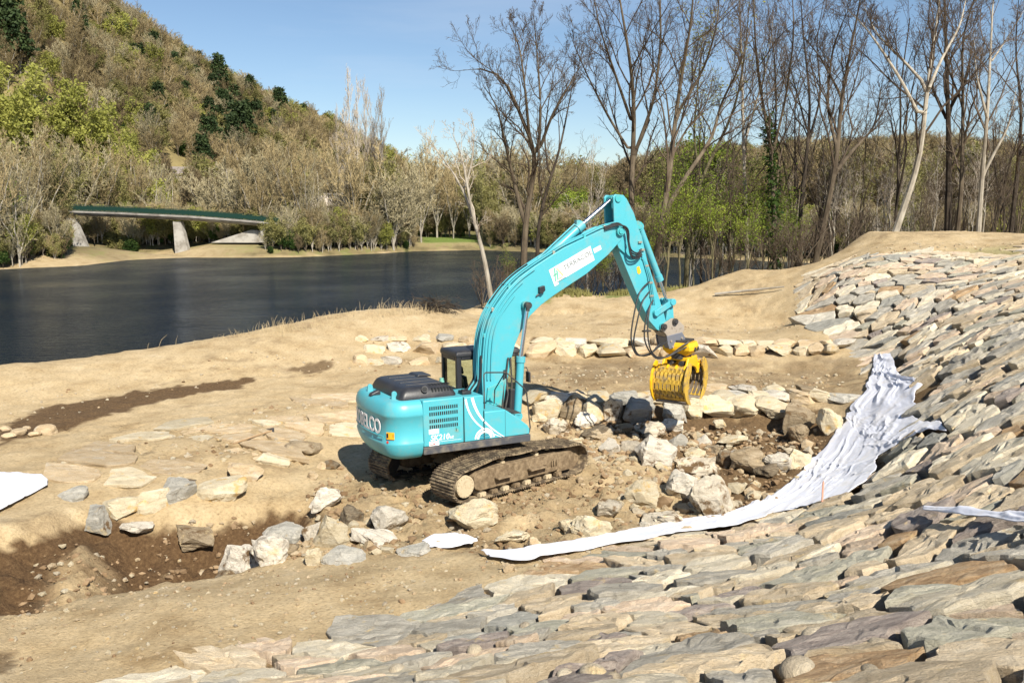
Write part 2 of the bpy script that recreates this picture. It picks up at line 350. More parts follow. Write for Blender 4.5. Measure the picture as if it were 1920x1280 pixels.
def ground_mat():
    m, nt, b, L = mat_new('earth')
    at = nd(nt, 'Attribute', attribute_name='wet'); at2 = nd(nt, 'Attribute', attribute_name='green')  # 'wet' holds damp soil and the shade painted between facing stones
    ge = nd(nt, 'NewGeometry')
    n1 = nd(nt, 'TexNoise', i_Scale=.9, i_Detail=8, i_Roughness=.65); L.new(ge.outputs[0], n1.inputs['Vector'])
    n2 = nd(nt, 'TexNoise', i_Scale=14, i_Detail=6, i_Roughness=.7); L.new(ge.outputs[0], n2.inputs['Vector'])
    dry = ramp(nt, [(.28, (.32, .225, .115)), (.44, (.445, .335, .19)), (.60, (.51, .395, .235)), (.75, (.56, .455, .30))]); L.new(n1.outputs[0], dry.inputs[0])
    fine = ramp(nt, [(.3, (.66, .64, .60)), (.5, (1, 1, 1)), (.72, (1.15, 1.15, 1.14))]); L.new(n2.outputs[0], fine.inputs[0])
    mul = nd(nt, 'Mix', data_type='RGBA', blend_type='MULTIPLY', i_0=1.0); L.new(dry.outputs[0], mul.inputs[6]); L.new(fine.outputs[0], mul.inputs[7])
    wet_shade_c = ramp(nt, [(.3, (.055, .030, .014)), (.55, (.115, .068, .032)), (.8, (.20, .13, .065))]); L.new(n2.outputs[0], wet_shade_c.inputs[0])
    mx = nd(nt, 'Mix', data_type='RGBA'); L.new(at.outputs['Fac'], mx.inputs[0]); L.new(mul.outputs[2], mx.inputs[6]); L.new(wet_shade_c.outputs[0], mx.inputs[7])
    gr = ramp(nt, [(.35, (.09, .12, .03)), (.6, (.17, .23, .05))]); L.new(n2.outputs[0], gr.inputs[0])
    mg = nd(nt, 'Mix', data_type='RGBA'); L.new(at2.outputs['Fac'], mg.inputs[0]); L.new(mx.outputs[2], mg.inputs[6]); L.new(gr.outputs[0], mg.inputs[7])
    at3 = nd(nt, 'Attribute', attribute_name='litter'); n6 = nd(nt, 'TexNoise', i_Scale=.35, i_Detail=6, i_Roughness=.7); L.new(ge.outputs[0], n6.inputs['Vector'])
    lt = ramp(nt, [(.35, (.10, .085, .04)), (.5, (.19, .15, .075)), (.62, (.15, .16, .05)), (.75, (.26, .21, .12))]); L.new(n6.outputs[0], lt.inputs[0])
    ml = nd(nt, 'Mix', data_type='RGBA'); L.new(at3.outputs['Fac'], ml.inputs[0]); L.new(mg.outputs[2], ml.inputs[6]); L.new(lt.outputs[0], ml.inputs[7]); L.new(ml.outputs[2], b.inputs['Base Color']); b.inputs['Roughness'].default_value = .95; b.inputs['Specular IOR Level'].default_value = .2
    n3 = nd(nt, 'TexNoise', i_Scale=22, i_Detail=8, i_Roughness=.7); L.new(ge.outputs[0], n3.inputs['Vector'])
    bp = nd(nt, 'Bump', i_Strength=.8, i_Distance=.07); L.new(n3.outputs[0], bp.inputs['Height']); L.new(bp.outputs[0], b.inputs['Normal'])
    return m
M['ground'] = ground_mat()
ground = grid_obj('ground', np.stack([gx.ravel(), gy.ravel(), gz.ravel()], -1), F, M['ground']); tag(ground, kind='structure')
wet = wet_and_gap_shade(gx, gy)
a = ground.data.attributes.new('wet', 'FLOAT', 'POINT'); a.data.foreach_set('value', wet.ravel().astype(np.float32))  # damp earth plus painted gap shade under the facing
shy = shore(gx, gy)
litter = smooth(-1.0, .3, gy-shy+fbm(gx*.15, gy*.15, 3, 4)*2)*(gy > 90)
sand_far = np.maximum(mask(gx, gy, np.array([at_z(px, py, 0)[:2] for px, py in [(0,505),(0,476),(130,478),(185,484),(185,498)]]), 3), mask(gx, gy, np.array([at_z(px, py, 0)[:2] for px, py in [(215,474),(330,464),(400,466),(470,480),(300,488)]]), 3)); litter *= 1-.8*sand_far*(gy > 90)
px_ = 960+FPX*gx/np.maximum(gy, 1)
green = smooth(1, 4, gy-shy)*(gy > 90)*np.maximum(smooth(775, 800, px_)*(1-smooth(900, 925, px_)), smooth(390, 420, px_)*(1-smooth(500, 540, px_))*.6*(gy < 136))*(gy < 175); litter = litter*(1-green)
a = ground.data.attributes.new('litter', 'FLOAT', 'POINT'); a.data.foreach_set('value', litter.ravel().astype(np.float32))
green = np.maximum(green, .75*smooth(.1, .35, fbm(gx*.5, gy*.5, 4, 12)+.25)*(np.abs(gy-(43.0+gx*.78)) < 1.6)*(gx > 1)*(gx < 8.5))
green = np.maximum(green, .5*(gy > 46)*(gy < 90)*(gx > 8)*smooth(0, .3, fbm(gx*.4, gy*.4, 4, 19)+.2)*(gz < 2.0))
gw = mask(gx, gy, poly_world([(1880,462),(1800,468),(1840,476),(1925,478),(1960,470)]), .8)
green = np.maximum(green, gw*.4)
a = ground.data.attributes.new('green', 'FLOAT', 'POINT'); a.data.foreach_set('value', green.ravel().astype(np.float32))
# river
def water_mat():
    m, nt, b, L = mat_new('river_water')
    b.inputs['Base Color'].default_value = (.006, .016, .042, 1); b.inputs['Roughness'].default_value = .07; b.inputs['Specular IOR Level'].default_value = .11; b.inputs['IOR'].default_value = 1.24; b.inputs['Specular Tint'].default_value = (.55, .72, 1, 1)
    ge = nd(nt, 'NewGeometry'); mp = nd(nt, 'Mapping'); mp.inputs['Scale'].default_value = (.55, 1.5, 1); mp.inputs['Rotation'].default_value = (0, 0, .25); L.new(ge.outputs[0], mp.inputs[0])
    n = nd(nt, 'TexNoise', i_Scale=1.6, i_Detail=5, i_Roughness=.6); L.new(mp.outputs[0], n.inputs['Vector'])
    n2 = nd(nt, 'TexNoise', i_Scale=.09, i_Detail=3); L.new(ge.outputs[0], n2.inputs['Vector'])
    mr = nd(nt, 'MapRange', i_1=.35, i_2=.65, i_3=.35, i_4=1.0); L.new(n2.outputs[0], mr.inputs[0])
    mu = nd(nt, 'Math', operation='MULTIPLY'); L.new(n.outputs[0], mu.inputs[0]); L.new(mr.outputs[0], mu.inputs[1])
    bp = nd(nt, 'Bump', i_Strength=1.0, i_Distance=.34); L.new(mu.outputs[0], bp.inputs['Height'])
    df = nd(nt, 'BsdfDiffuse'); df.inputs[0].default_value = (.006, .011, .018, 1); gl = nd(nt, 'BsdfGlossy'); gl.inputs[0].default_value = (.72, .82, .95, 1); gl.inputs['Roughness'].default_value = .07
    fr = nd(nt, 'Fresnel', i_IOR=1.33); sc_ = nd(nt, 'Math', operation='MULTIPLY', i_1=.72); L.new(fr.outputs[0], sc_.inputs[0]); ms = nd(nt, 'MixShader')
    for q in (df, gl, fr): L.new(bp.outputs[0], q.inputs['Normal'])
    L.new(sc_.outputs[0], ms.inputs[0]); L.new(df.outputs[0], ms.inputs[1]); L.new(gl.outputs[0], ms.inputs[2]); L.new(ms.outputs[0], nt.nodes['Material Output'].inputs[0])
    return m
river = mesh_obj('river', [(-900,26,-1),(900,26,-1),(900,260,-1),(-900,260,-1)], [(0,1,2,3)], water_mat()); tag(river, kind='structure')
# hills
def hill_pt(px, py, d, drop=0): p = at_depth(px, py, d); p[2] -= drop; return tuple(p)
HC = [hill_pt(*a) for a in [(-500,-330,230,9),(-200,-210,235,9),(0,-110,245,9),(190,8,265,14),(300,62,280,15),(400,112,300,15),(500,150,318,13),(600,205,335,12),(680,245,355,14),(745,300,380,14),(830,345,430,9),(930,370,480,8)]]
HC += [(x*1.0, y+70, z*1.02) for x, y, z in HC]+[(x*1.0, y+200, z*.9) for x, y, z in HC]
HC += [hill_pt(*a) for a in [(-300,60,200,8),(0,120,205,8),(200,190,215,8),(400,255,235,8),(550,300,250,8),(650,330,280,8),(740,350,300,8),(100,340,180,6),(330,350,190,6),(520,370,205,6)]]
HC += [(x, 163+max(0, (x+60)*.35), 1.2) for x in range(-190, 60, 12)]+[(0,480,2),(60,400,1.5),(60,300,1),(40,240,1),(0,250,1),(0,330,3)]
HC = np.array(HC); HW = _tps_fit(HC[:, :2]/100, HC[:, 2], .01)
def hill_z(x, y):
    sh = np.shape(x); z = tps(None, HC/100 if False else np.c_[HC[:, :2]/100, HC[:, 2]], HW, np.asarray(x, float)/100, np.asarray(y, float)/100).reshape(sh)
    return z+fbm(np.asarray(x)*.03, np.asarray(y)*.03, 4, 6)*7*smooth(3, 20, z)+fbm(np.asarray(x)*.15, np.asarray(y)*.15, 3, 9)*1.5*smooth(3, 20, z)
hx, hy = np.meshgrid(np.arange(-290, 62, 4.), np.arange(150, 640, 4.)); hz = hill_z(hx, hy)
hz = np.where(hy < 168, np.minimum(hz, 1.0), hz)-.6
def hill_mat(name, c1, c2, c3):
    m, nt, b, L = mat_new(name); ge = nd(nt, 'NewGeometry')
    n = nd(nt, 'TexNoise', i_Scale=.09, i_Detail=8, i_Roughness=.7); L.new(ge.outputs[0], n.inputs['Vector'])
    r = ramp(nt, [(.35, c1), (.5, c2), (.68, c3)]); L.new(n.outputs[0], r.inputs[0]); L.new(r.outputs[0], b.inputs['Base Color']); b.inputs['Roughness'].default_value = 1; b.inputs['Specular IOR Level'].default_value = .1
    return m
M['hill'] = hill_mat('leaf_litter_slope', (.13, .105, .045), (.22, .175, .08), (.30, .25, .11))
ii = np.arange(hx.size).reshape(hx.shape); HF = np.stack([ii[:-1, :-1], ii[:-1, 1:], ii[1:, 1:], ii[1:, :-1]], -1).reshape(-1, 4)
tag(grid_obj('hill', np.stack([hx.ravel(), hy.ravel(), hz.ravel()], -1), HF, M['hill']), kind='structure')
# distant wooded ridge on the right
dx, dy = np.meshgrid(np.arange(-200, 900, 10.), np.arange(330, 900, 10.))
RP = np.array([(at_depth(px, py, 620)[0], at_depth(px, py, 620)[2]) for px, py in [(500,395),(740,372),(860,352),(940,345),(1040,335),(1150,325),(1230,300),(1290,285),(1400,272),(1550,264),(1700,262),(1850,262),(1950,268),(2300,280),(2900,330)]])
prof = np.interp(dx*620/np.maximum(dy, 1), RP[:, 0], RP[:, 1])
dz = (prof-15)*smooth(380, 620, dy)*(1-.5*smooth(640, 880, dy))+fbm(dx*.012, dy*.012, 4, 15)*12*smooth(400, 500, dy)
M['hill2'] = hill_mat('distant_wood_slope', (.045, .05, .025), (.085, .075, .04), (.12, .10, .05))
ii = np.arange(dx.size).reshape(dx.shape); DF = np.stack([ii[:-1, :-1], ii[:-1, 1:], ii[1:, 1:], ii[1:, :-1]], -1).reshape(-1, 4)
tag(grid_obj('distant_hill', np.stack([dx.ravel(), dy.ravel(), dz.ravel()-1.5], -1), DF, M['hill2']), kind='structure')
def dist_z(x, y):
    p = np.interp(x*620/np.maximum(y, 1), RP[:, 0], RP[:, 1]); return (p-15)*smooth(380, 620, y)*(1-.5*smooth(640, 880, y))+fbm(np.asarray(x)*.012, np.asarray(y)*.012, 4, 15)*12*smooth(400, 500, y)-1.5
# ---------------------------------------------------------------- stone materials
def stone_mat(name, c1, c2, c3, stain=(.55,.42,.22), st_lo=.60, band=1.0, dusty=.0, soil=0.0, rough=.85):
    m, nt, b, L = mat_new(name); tc = nd(nt, 'TexCoord'); oi = nd(nt, 'ObjectInfo')
    ad = nd(nt, 'VectorMath', operation='ADD'); sc = nd(nt, 'VectorMath', operation='SCALE'); sc.inputs['Scale'].default_value = 37
    cb = nd(nt, 'CombineXYZ'); L.new(oi.outputs['Random'], cb.inputs[0]); L.new(oi.outputs['Random'], cb.inputs[1]); L.new(cb.outputs[0], sc.inputs[0])
    L.new(tc.outputs['Object'], ad.inputs[0]); L.new(sc.outputs[0], ad.inputs[1])
    mp = nd(nt, 'Mapping'); mp.inputs['Scale'].default_value = (1.6, 4.5, 9*band); mp.inputs['Rotation'].default_value = (.25, .15, .5); L.new(ad.outputs[0], mp.inputs[0])
    n = nd(nt, 'TexNoise', i_Scale=1.3, i_Detail=8, i_Roughness=.66, i_Distortion=.6); L.new(mp.outputs[0], n.inputs['Vector'])
    r = ramp(nt, [(.33, c1), (.5, c2), (.68, c3)]); L.new(n.outputs[0], r.inputs[0])
    n2 = nd(nt, 'TexNoise', i_Scale=3.1, i_Detail=6, i_Roughness=.6); L.new(ad.outputs[0], n2.inputs['Vector'])
    mr = nd(nt, 'MapRange', i_1=st_lo, i_2=st_lo+.10, i_4=.75); L.new(n2.outputs[0], mr.inputs[0])
    mx = nd(nt, 'Mix', data_type='RGBA', i_7=(*stain, 1)); L.new(mr.outputs[0], mx.inputs[0]); L.new(r.outputs[0], mx.inputs[6])
    # mineral speckle and weathering streaks
    n6 = nd(nt, 'TexNoise', i_Scale=19, i_Detail=8, i_Roughness=.75); L.new(mp.outputs[0], n6.inputs['Vector'])
    r6 = ramp(nt, [(.34, (.62, .60, .58)), (.5, (1, 1, 1)), (.66, (1.12, 1.10, 1.06))]); L.new(n6.outputs[0], r6.inputs[0])
    mu6 = nd(nt, 'Mix', data_type='RGBA', blend_type='MULTIPLY', i_0=1.0); L.new(mx.outputs[2], mu6.inputs[6]); L.new(r6.outputs[0], mu6.inputs[7]); mx = mu6
    # per stone brightness
    hv = nd(nt, 'HueSaturation'); vr = nd(nt, 'MapRange', i_1=0, i_2=1, i_3=.92, i_4=1.38); L.new(oi.outputs['Random'], vr.inputs[0]); L.new(vr.outputs[0], hv.inputs['Value']); L.new(mx.outputs[2], hv.inputs['Color'])
    out = hv.outputs[0]
    if soil:
        n3 = nd(nt, 'TexNoise', i_Scale=2.2, i_Detail=8, i_Roughness=.7); L.new(ad.outputs[0], n3.inputs['Vector'])
        m3 = nd(nt, 'MapRange', i_1=.62-soil*.25, i_2=.70-soil*.25); L.new(n3.outputs[0], m3.inputs[0])
        ms = nd(nt, 'Mix', data_type='RGBA', i_7=(.17, .105, .05, 1)); L.new(m3.outputs[0], ms.inputs[0]); L.new(out, ms.inputs[6]); out = ms.outputs[2]
    L.new(out, b.inputs['Base Color']); b.inputs['Roughness'].default_value = rough; b.inputs['Specular IOR Level'].default_value = .25
    n4 = nd(nt, 'TexNoise', i_Scale=9, i_Detail=9, i_Roughness=.72); L.new(mp.outputs[0], n4.inputs['Vector'])
    n5 = nd(nt, 'TexNoise', i_Scale=26, i_Detail=6, i_Roughness=.7); L.new(ad.outputs[0], n5.inputs['Vector'])
    sm = nd(nt, 'Math', operation='ADD'); L.new(n4.outputs[0], sm.inputs[0]); L.new(n5.outputs[0], sm.inputs[1])
    bp = nd(nt, 'Bump', i_Strength=.95, i_Distance=.045); L.new(sm.outputs[0], bp.inputs['Height']); L.new(bp.outputs[0], b.inputs['Normal'])
    return m
FAC = [('grey', stone_mat('grey_schist', (.29,.265,.215), (.41,.38,.315), (.52,.485,.41))),
       ('blue grey', stone_mat('blue_grey_schist', (.22,.215,.185), (.33,.32,.275), (.46,.44,.38), st_lo=.66)),
       ('sandy tan', stone_mat('tan_gneiss', (.42,.33,.215), (.54,.44,.30), (.62,.53,.39))),
       ('pinkish', stone_mat('pink_gneiss', (.46,.345,.24), (.58,.455,.33), (.66,.555,.42))),
       ('purple grey', stone_mat('purple_grey_schist', (.20,.165,.145), (.32,.27,.235), (.45,.39,.33))),
       ('rusty brown', stone_mat('rusty_gneiss', (.26,.16,.08), (.40,.27,.15), (.52,.40,.26))),
       ('greenish grey', stone_mat('green_grey_schist', (.30,.29,.22), (.42,.40,.315), (.53,.50,.40))),
       ('cream', stone_mat('cream_gneiss', (.54,.465,.33), (.64,.57,.43), (.70,.64,.51)))]
FW = [.19, .06, .29, .15, .045, .03, .075, .16]
BOU = {'white': stone_mat('white_quartzite', (.42,.38,.31), (.58,.53,.44), (.68,.63,.54), st_lo=.62, rough=.8, soil=.24),
       'soiled': stone_mat('soiled_quartzite', (.38,.33,.25), (.52,.46,.36), (.60,.54,.44), soil=.42),
       'cream': stone_mat('cream_boulder', (.46,.38,.25), (.56,.48,.33), (.62,.56,.43), stain=(.58,.36,.10), st_lo=.58),
       'grey': stone_mat('grey_boulder', (.30,.285,.245), (.43,.41,.355), (.55,.52,.45), soil=.10),
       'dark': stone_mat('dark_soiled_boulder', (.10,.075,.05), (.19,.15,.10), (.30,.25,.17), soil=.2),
       'brown': stone_mat('brown_boulder', (.20,.15,.09), (.32,.25,.16), (.44,.36,.25), soil=.25),
       'sandy': stone_mat('sand_covered_stone', (.42,.31,.18), (.52,.40,.25), (.58,.48,.33), stain=(.55,.50,.40), st_lo=.58)}
cobble_m = stone_mat('river_cobble', (.36,.30,.22), (.46,.39,.28), (.52,.46,.35), band=.2, rough=.8)
def clip_poly(P, n, c):
    """keep the side n.p <= c"""
    out = []; k = len(P)
    for i in range(k):
        a = P[i]; b = P[(i+1) % k]; da = a@n-c; db = b@n-c
        if da <= 0: out.append(a)
        if (da < 0) != (db < 0): out.append(a+(b-a)*(da/(da-db)))
    return out
def gradn(x, y, e=.35):
    z = terrain([x-e, x+e, x, x], [y, y, y-e, y+e]); n = np.array([-(z[1]-z[0])/(2*e), -(z[3]-z[2])/(2*e), 1.0]); return n/np.linalg.norm(n)
def slab_mesh(poly, rng, th, fine, up=.16, rough=1.0, slope=.055):
    """poly: Nx2 local outline (convex). returns V,F in the local frame whose z is the outward normal"""
    P = np.array(poly); c = P.mean(0); per = np.roll(P, -1, 0)-P; ln = np.hypot(*per.T); tot = ln.sum(); n = 30 if fine else 16
    # resample perimeter, keeping corners roughly
    t = (np.arange(n))/n*tot; cum = np.concatenate([[0], np.cumsum(ln)]); pts = []
    for q in t:
        i = min(np.searchsorted(cum, q % tot, 'right')-1, len(P)-1); pts.append(P[i]+per[i]*((q % tot-cum[i])/max(ln[i], 1e-6)))
    pts = np.array(pts)
    for q in range(len(P)):
        j = np.argmin(np.hypot(*(pts-P[q]).T)); pts[j] = P[q]
    size = math.sqrt(tot/4)
    rad = pts-c; jig = 1+(rng.random(n)-.5)*.08*rough; s0 = rng.random()*100
    nz = np.array([mnoise.noise(Vector((p[0]*2.3+s0, p[1]*2.3, s0))) for p in pts])
    pts = c+rad*(jig+nz*.20)[:, None]
    sx, sy = (rng.random(2)-.5)*2*slope
    hgt = up
    prof = [(.86, -th), (.985, -th*.3), (1.0, hgt*.60), (.985, hgt*.93), (.93, hgt)] + ([(.66, hgt*1.02), (.44, hgt*1.03), (.22, hgt*1.03)] if fine else [(.50, hgt*1.03)])
    V = []
    stepd = rng.random()*6.28; sv = np.array([math.cos(stepd), math.sin(stepd)])
    for k, (s, z) in enumerate(prof):
        for p in pts:
            q = c+(p-c)*s; zz = z
            if k >= 2:
                u = (q-c)
                zz += sx*u[0]+sy*u[1]
                v = Vector((q[0]*2.2+s0, q[1]*5.0, s0*.7)); zz += mnoise.noise(v)*.022*rough*size+mnoise.noise(v*3.1)*.012*rough*size
                st = (u@sv)*3.2+mnoise.noise(Vector((q[0]*3, q[1]*3, s0)))*1.0
                zz -= .028*rough*size*(math.floor(st*1.2) % 2)          # split-plane ledges of schist
            if k in (1, 2, 3): 
                w_ = mnoise.noise(Vector((q[0]*4+s0, q[1]*4, z*6)))*.05*size; q = q+(q-c)/max(np.hypot(*(q-c)), .01)*w_
            V.append((q[0], q[1], zz))
    V.append((c[0], c[1], V[-1][2])); F = []; m = len(prof)
    for k in range(m-1):
        for j in range(n):
            a = k*n+j; b = k*n+(j+1) % n; F.append((a, b, b+n, a+n))
    for j in range(n): F.append(((m-1)*n+j, (m-1)*n+(j+1) % n, m*n))
    F.append(tuple(range(n))[::-1])
    return np.array(V), F
def frame_from(nrm):
    z = np.array(nrm)/np.linalg.norm(nrm); x = np.array([1., 0, 0]); x = x-z*(x@z); x /= np.linalg.norm(x); y = np.cross(z, x); return np.stack([x, y, z], 1)
# fabric footprints are kept free of stones (they are laid over them below)
FAB = [(1648,672),(1672,668),(1690,712),(1748,724),(1742,740),(1722,762),(1800,818),(1735,826),(1690,826),(1648,852),(1643,900),(1600,905),(1570,940),(1500,955),(1450,965),(1400,986),(1330,992),(1290,1000),(1240,1006),(1180,1012),(1100,1030),(1040,1042),(950,1052),(905,1045),
       (893,1036),(960,1034),(1050,1018),(1150,1003),(1210,996),(1290,982),(1330,975),(1400,955),(1440,935),(1475,905),(1515,885),(1535,850),(1570,820),(1590,790),(1588,768),(1625,740),(1630,715),(1638,690)]
fab_w = poly_world(FAB)
# -------- cells of the stone facing: power diagram with stretched cells
rng = np.random.default_rng(11)
ST = 1.42
def fwd(p): p = np.asarray(p, float); x, y = p[..., 0], p[..., 1]; return np.stack([x+.42*np.sin(y*1.25+1.3*np.sin(x*.35)), ST*(y+.26*np.sin(x*1.15+y*.3))], -1)
def inv(q):
    p = q/np.array([1, ST])
    for _ in range(14): p = p+.7*(q-fwd(p))/np.array([1, ST])
    return p
def cells(region, n_try, r_rng, rng, bound=None):
    lo = region.min(0)-.5; hi = region.max(0)+.5; S = []; R_ = []
    cand = rng.random((n_try, 2))*(hi-lo)+lo; ok = in_poly(cand[:, 0], cand[:, 1], region); cand = cand[ok]
    ph = .22*np.sin(cand[:, 0]*.3)
    rr = r_rng[0]+(r_rng[1]-r_rng[0])*rng.random(len(cand))**1.3
    order = np.argsort(-rr*(1+0*ph)); grid = {}
    Q = fwd(cand)
    for i in order[:]:
        q = Q[i]; g = (int(q[0]//1.2), int(q[1]//1.2)); bad = False
        for a in (-1, 0, 1):
            for b in (-1, 0, 1):
                for j in grid.get((g[0]+a, g[1]+b), ()):
                    if np.hypot(*(Q[j]-q)) < (rr[i]+rr[j])*.5: bad = True; break
                if bad: break
            if bad: break
        if not bad: grid.setdefault(g, []).append(i); S.append(i)
    S = np.array(S); Qs = Q[S]; Rs = rr[S]; res = []
    for k in range(len(S)):
        q = Qs[k]; d = np.hypot(*(Qs-q).T); nb = np.argsort(d)[1:18]
        P = [q+np.array(v) for v in ((-.9, -.9), (.9, -.9), (.9, .9), (-.9, .9))]
        for j in nb:
            if d[j] > 2.2: continue
            nvec = Qs[j]-q; off = (d[j]**2+(Rs[k]**2-Rs[j]**2)*.45)/2; P = clip_poly(P, nvec, off+q@nvec)
            if len(P) < 3: break
        if len(P) >= 3:
            P = np.array(P); res.append((inv(q[None])[0], inv(P)))
    return res
allc = cells(RIP, 20000, (.24, .90), rng)
infab = [in_poly(np.array([c[0][0]]), np.array([c[0][1]]), fab_w)[0] for c in allc]
facing = []
fab_c = fab_w.mean(0)
for (c, P), f_ in zip(allc, infab):
    gzv = float(terrain([c[0]], [c[1]])[0]); sx_, sy_, d_ = project((c[0], c[1], gzv+.1))
    if d_ < .4 or sx_ < -400 or c[0] > 27: continue
    a = P.copy(); area = .5*abs((a[:, 0]*np.roll(a[:, 1], -1)-np.roll(a[:, 0], -1)*a[:, 1]).sum())
    if area < .05: continue
    vis = -60 < sx_ < 1990 and sy_ < 1330
    if f_: continue
    facing.append(dict(c=c, P=P, z=gzv, px=float(sx_), py=float(sy_), d=float(d_), show=area/d_**2*(1 if vis else .0001), area=area))
facing.sort(key=lambda s: -s['show'])
ORD = ['first','second','third','fourth','fifth','sixth','seventh','eighth','ninth','tenth','eleventh','twelfth']
def ordinal(i):
    if i < len(ORD): return ORD[i]
    teens = ['thirteenth','fourteenth','fifteenth','sixteenth','seventeenth','eighteenth','nineteenth']
    if i < 19: return teens[i-12]
    n = i+1; t = n//10; u = n % 10; tens = {2:'twent',3:'thirt',4:'fort',5:'fift',6:'sixt'}[t]
    return tens+'ieth' if u == 0 else tens+'y-'+ORD[u-1]
BANDS = [(1235,'along the bottom edge'),(1190,'just above the bottom edge'),(1145,'two stones above the bottom edge'),(1105,'level with the foreground toe'),
         (1065,'just below the low end of the sheet'),(1025,'level with the narrow white strip'),(985,'level with the boulder by the track'),(940,'level with the foot of the track'),
         (890,'level with the round sprocket'),(840,'level with the side lettering'),(790,'level with the dark hood'),(740,'level with the yellow grab'),(690,'beside the top of the white sheet'),
         (640,'level with the cab roof'),(590,'halfway up the far mound'),(540,'high on the far mound'),(-99,'along the rim of the far mound')]
def band(py):
    for t, s in BANDS:
        if py >= t: return s
def size_word(s):
    return 'small' if s['area'] < .22 else ('broad' if s['area'] > .55 else '')
def make_stone(s, rng, fine):
    P = s['P']-s['c']; P = P*(.94-.022/max(math.sqrt(s['area']), .2))
    n = gradn(*s['c']); n = n+np.append((rng.random(2)-.5)*(.09 if rng.random() < .85 else .24), 0); R_ = frame_from(n)
    up = .05+.09*rng.random()**1.5
    up *= min(1, .15+seg_dist(np.array([s['c'][0]]), np.array([s['c'][1]]), toe_w)[0]/1.3)
    V, F = slab_mesh(P/np.array([1, max(R_[1, 1], .6)]), rng, .34, fine, up, rough=.7+.8*rng.random())
    return V, F, R_
ci = rng.choice(len(FAC), size=len(facing), p=np.array(FW)/sum(FW))
ind = facing[:300]
for s, k in zip(facing, ci): s['k'] = int(k)
for s in ind: s['b'] = band(s['py'])
from collections import defaultdict
grp = defaultdict(list)
for s in ind: grp[(s['b'], s['k'], size_word(s))].append(s)
for (b_, k, w_), lst in grp.items():
    lst.sort(key=lambda s: s['px'])
    for i, s in enumerate(lst):
        nm = ' '.join(x for x in (w_, FAC[k][0], 'stone') if x)
        if len(lst) == 1: s['label'] = 'only '+nm+' of the facing '+b_
        else: s['label'] = ordinal(i)+' '+nm+' from the left '+b_
# too small a rest is one object
for i, s in enumerate(ind):
    V, F, R_ = make_stone(s, rng, s['show'] > .0012 or i < 160)
    o = mesh_obj('facing_stone', V, F, FAC[s['k']][1]); o.matrix_world = Matrix.Translation((s['c'][0], s['c'][1], s['z']+.0)) @ Matrix(R_.tolist()).to_4x4()
    tag(o, s['label'], 'stone', 'flat stones laid as facing on the bank')
V_all = []; F_all = []; MI = []; nv = 0
for s in facing[300:]:
    V, F, R_ = make_stone(s, rng, False); W_ = V@R_.T+np.array([s['c'][0], s['c'][1], s['z']]); V_all.append(W_); F_all += [tuple(i+nv for i in f) for f in F]; MI += [s['k']]*len(F); nv += len(W_)
if V_all:
    o = mesh_obj('facing_stones', np.concatenate(V_all), F_all, [m for _, m in FAC], mi=MI); tag(o, 'smaller and farther grey and tan stones filling out the bank facing', 'stone facing', kind='stuff')
print('facing', len(facing))
# ---------------------------------------------------------------- boulders
def ico(sub=3):
    import bmesh
    bm = bmesh.new(); bmesh.ops.create_icosphere(bm, subdivisions=sub, radius=1); V = np.array([v.co[:] for v in bm.verts]); F = [tuple(v.index for v in f.verts) for f in bm.faces]; bm.free(); return V, F
ICO3, ICO4, ICO2, ICO1 = ico(3), ico(4), ico(2), ico(1)
def rock(rng, dims, base=ICO3, cuts=11, blocky=.0, rough=.05):
    V, F = base; V = V.copy()
    if blocky: V = np.sign(V)*np.abs(V)**(1-blocky); V /= np.abs(V).max()
    N = rng.normal(size=(cuts, 3)); N /= np.linalg.norm(N, axis=1)[:, None]
    for n in N:
        c = .55+.30*rng.random(); d = V@n; k = d > c; V[k] -= np.outer(d[k]-c, n)
    s = rng.random()*50; nz = np.array([mnoise.fractal(Vector((v[0]*1.7+s, v[1]*1.7, v[2]*1.7)), .9, 2.1, 4) for v in V])
    nz2 = np.array([mnoise.noise(Vector((v[0]*6+s, v[1]*6, v[2]*6))) for v in V]); nz3 = np.array([mnoise.cell(Vector((v[0]*1.9+s, v[1]*1.9, v[2]*2.6))) for v in V]); V = V*(1+rough*1.5*nz+rough*.55*nz2+rough*.8*(nz3-.5))[:, None]
    V = V/(V.max(0)-V.min(0))*2
    return V*np.array(dims)/2, F
def put_rock(name, px, py, pw, ph, mat, label, cat, group, rng, sink=.18, blocky=.0, tilt=.25, yaw=None, depth=None, cuts=11, fine=False, rough=.05, dm=None):
    """px,py centre of the rock's foot on the ground; pw,ph its size in photo pixels"""
    g = hit(px, py) if depth is None else at_depth(px, py, depth); d = float(project(g)[2]); w_ = pw/FPX*d; h_ = max(ph-.15*pw, .6*ph)/FPX*d*1.08
    dims = (w_, (dm or (.75+.25*rng.random()))*w_, h_/(1-sink))
    V, F = rock(rng, dims, ICO4 if fine else ICO3, cuts, blocky, rough)
    rz = (rng.random()-.5)*.9 if yaw is None else yaw; tx, ty = (rng.random(2)-.5)*2*tilt
    R_ = Matrix.Rotation(rz, 3, 'Z') @ Matrix.Rotation(tx, 3, 'X') @ Matrix.Rotation(ty, 3, 'Y')
    V = V@np.array(R_).T
    o = mesh_obj(name, V, F, mat); o.location = (g[0], g[1]+dims[1]*.25, float(ground_z(g[0], g[1]+dims[1]*.25))+dims[2]*(.5-sink)); tag(o, label, cat, group)
    return o
rb = np.random.default_rng(5)
G1 = 'loose boulders in the excavation'
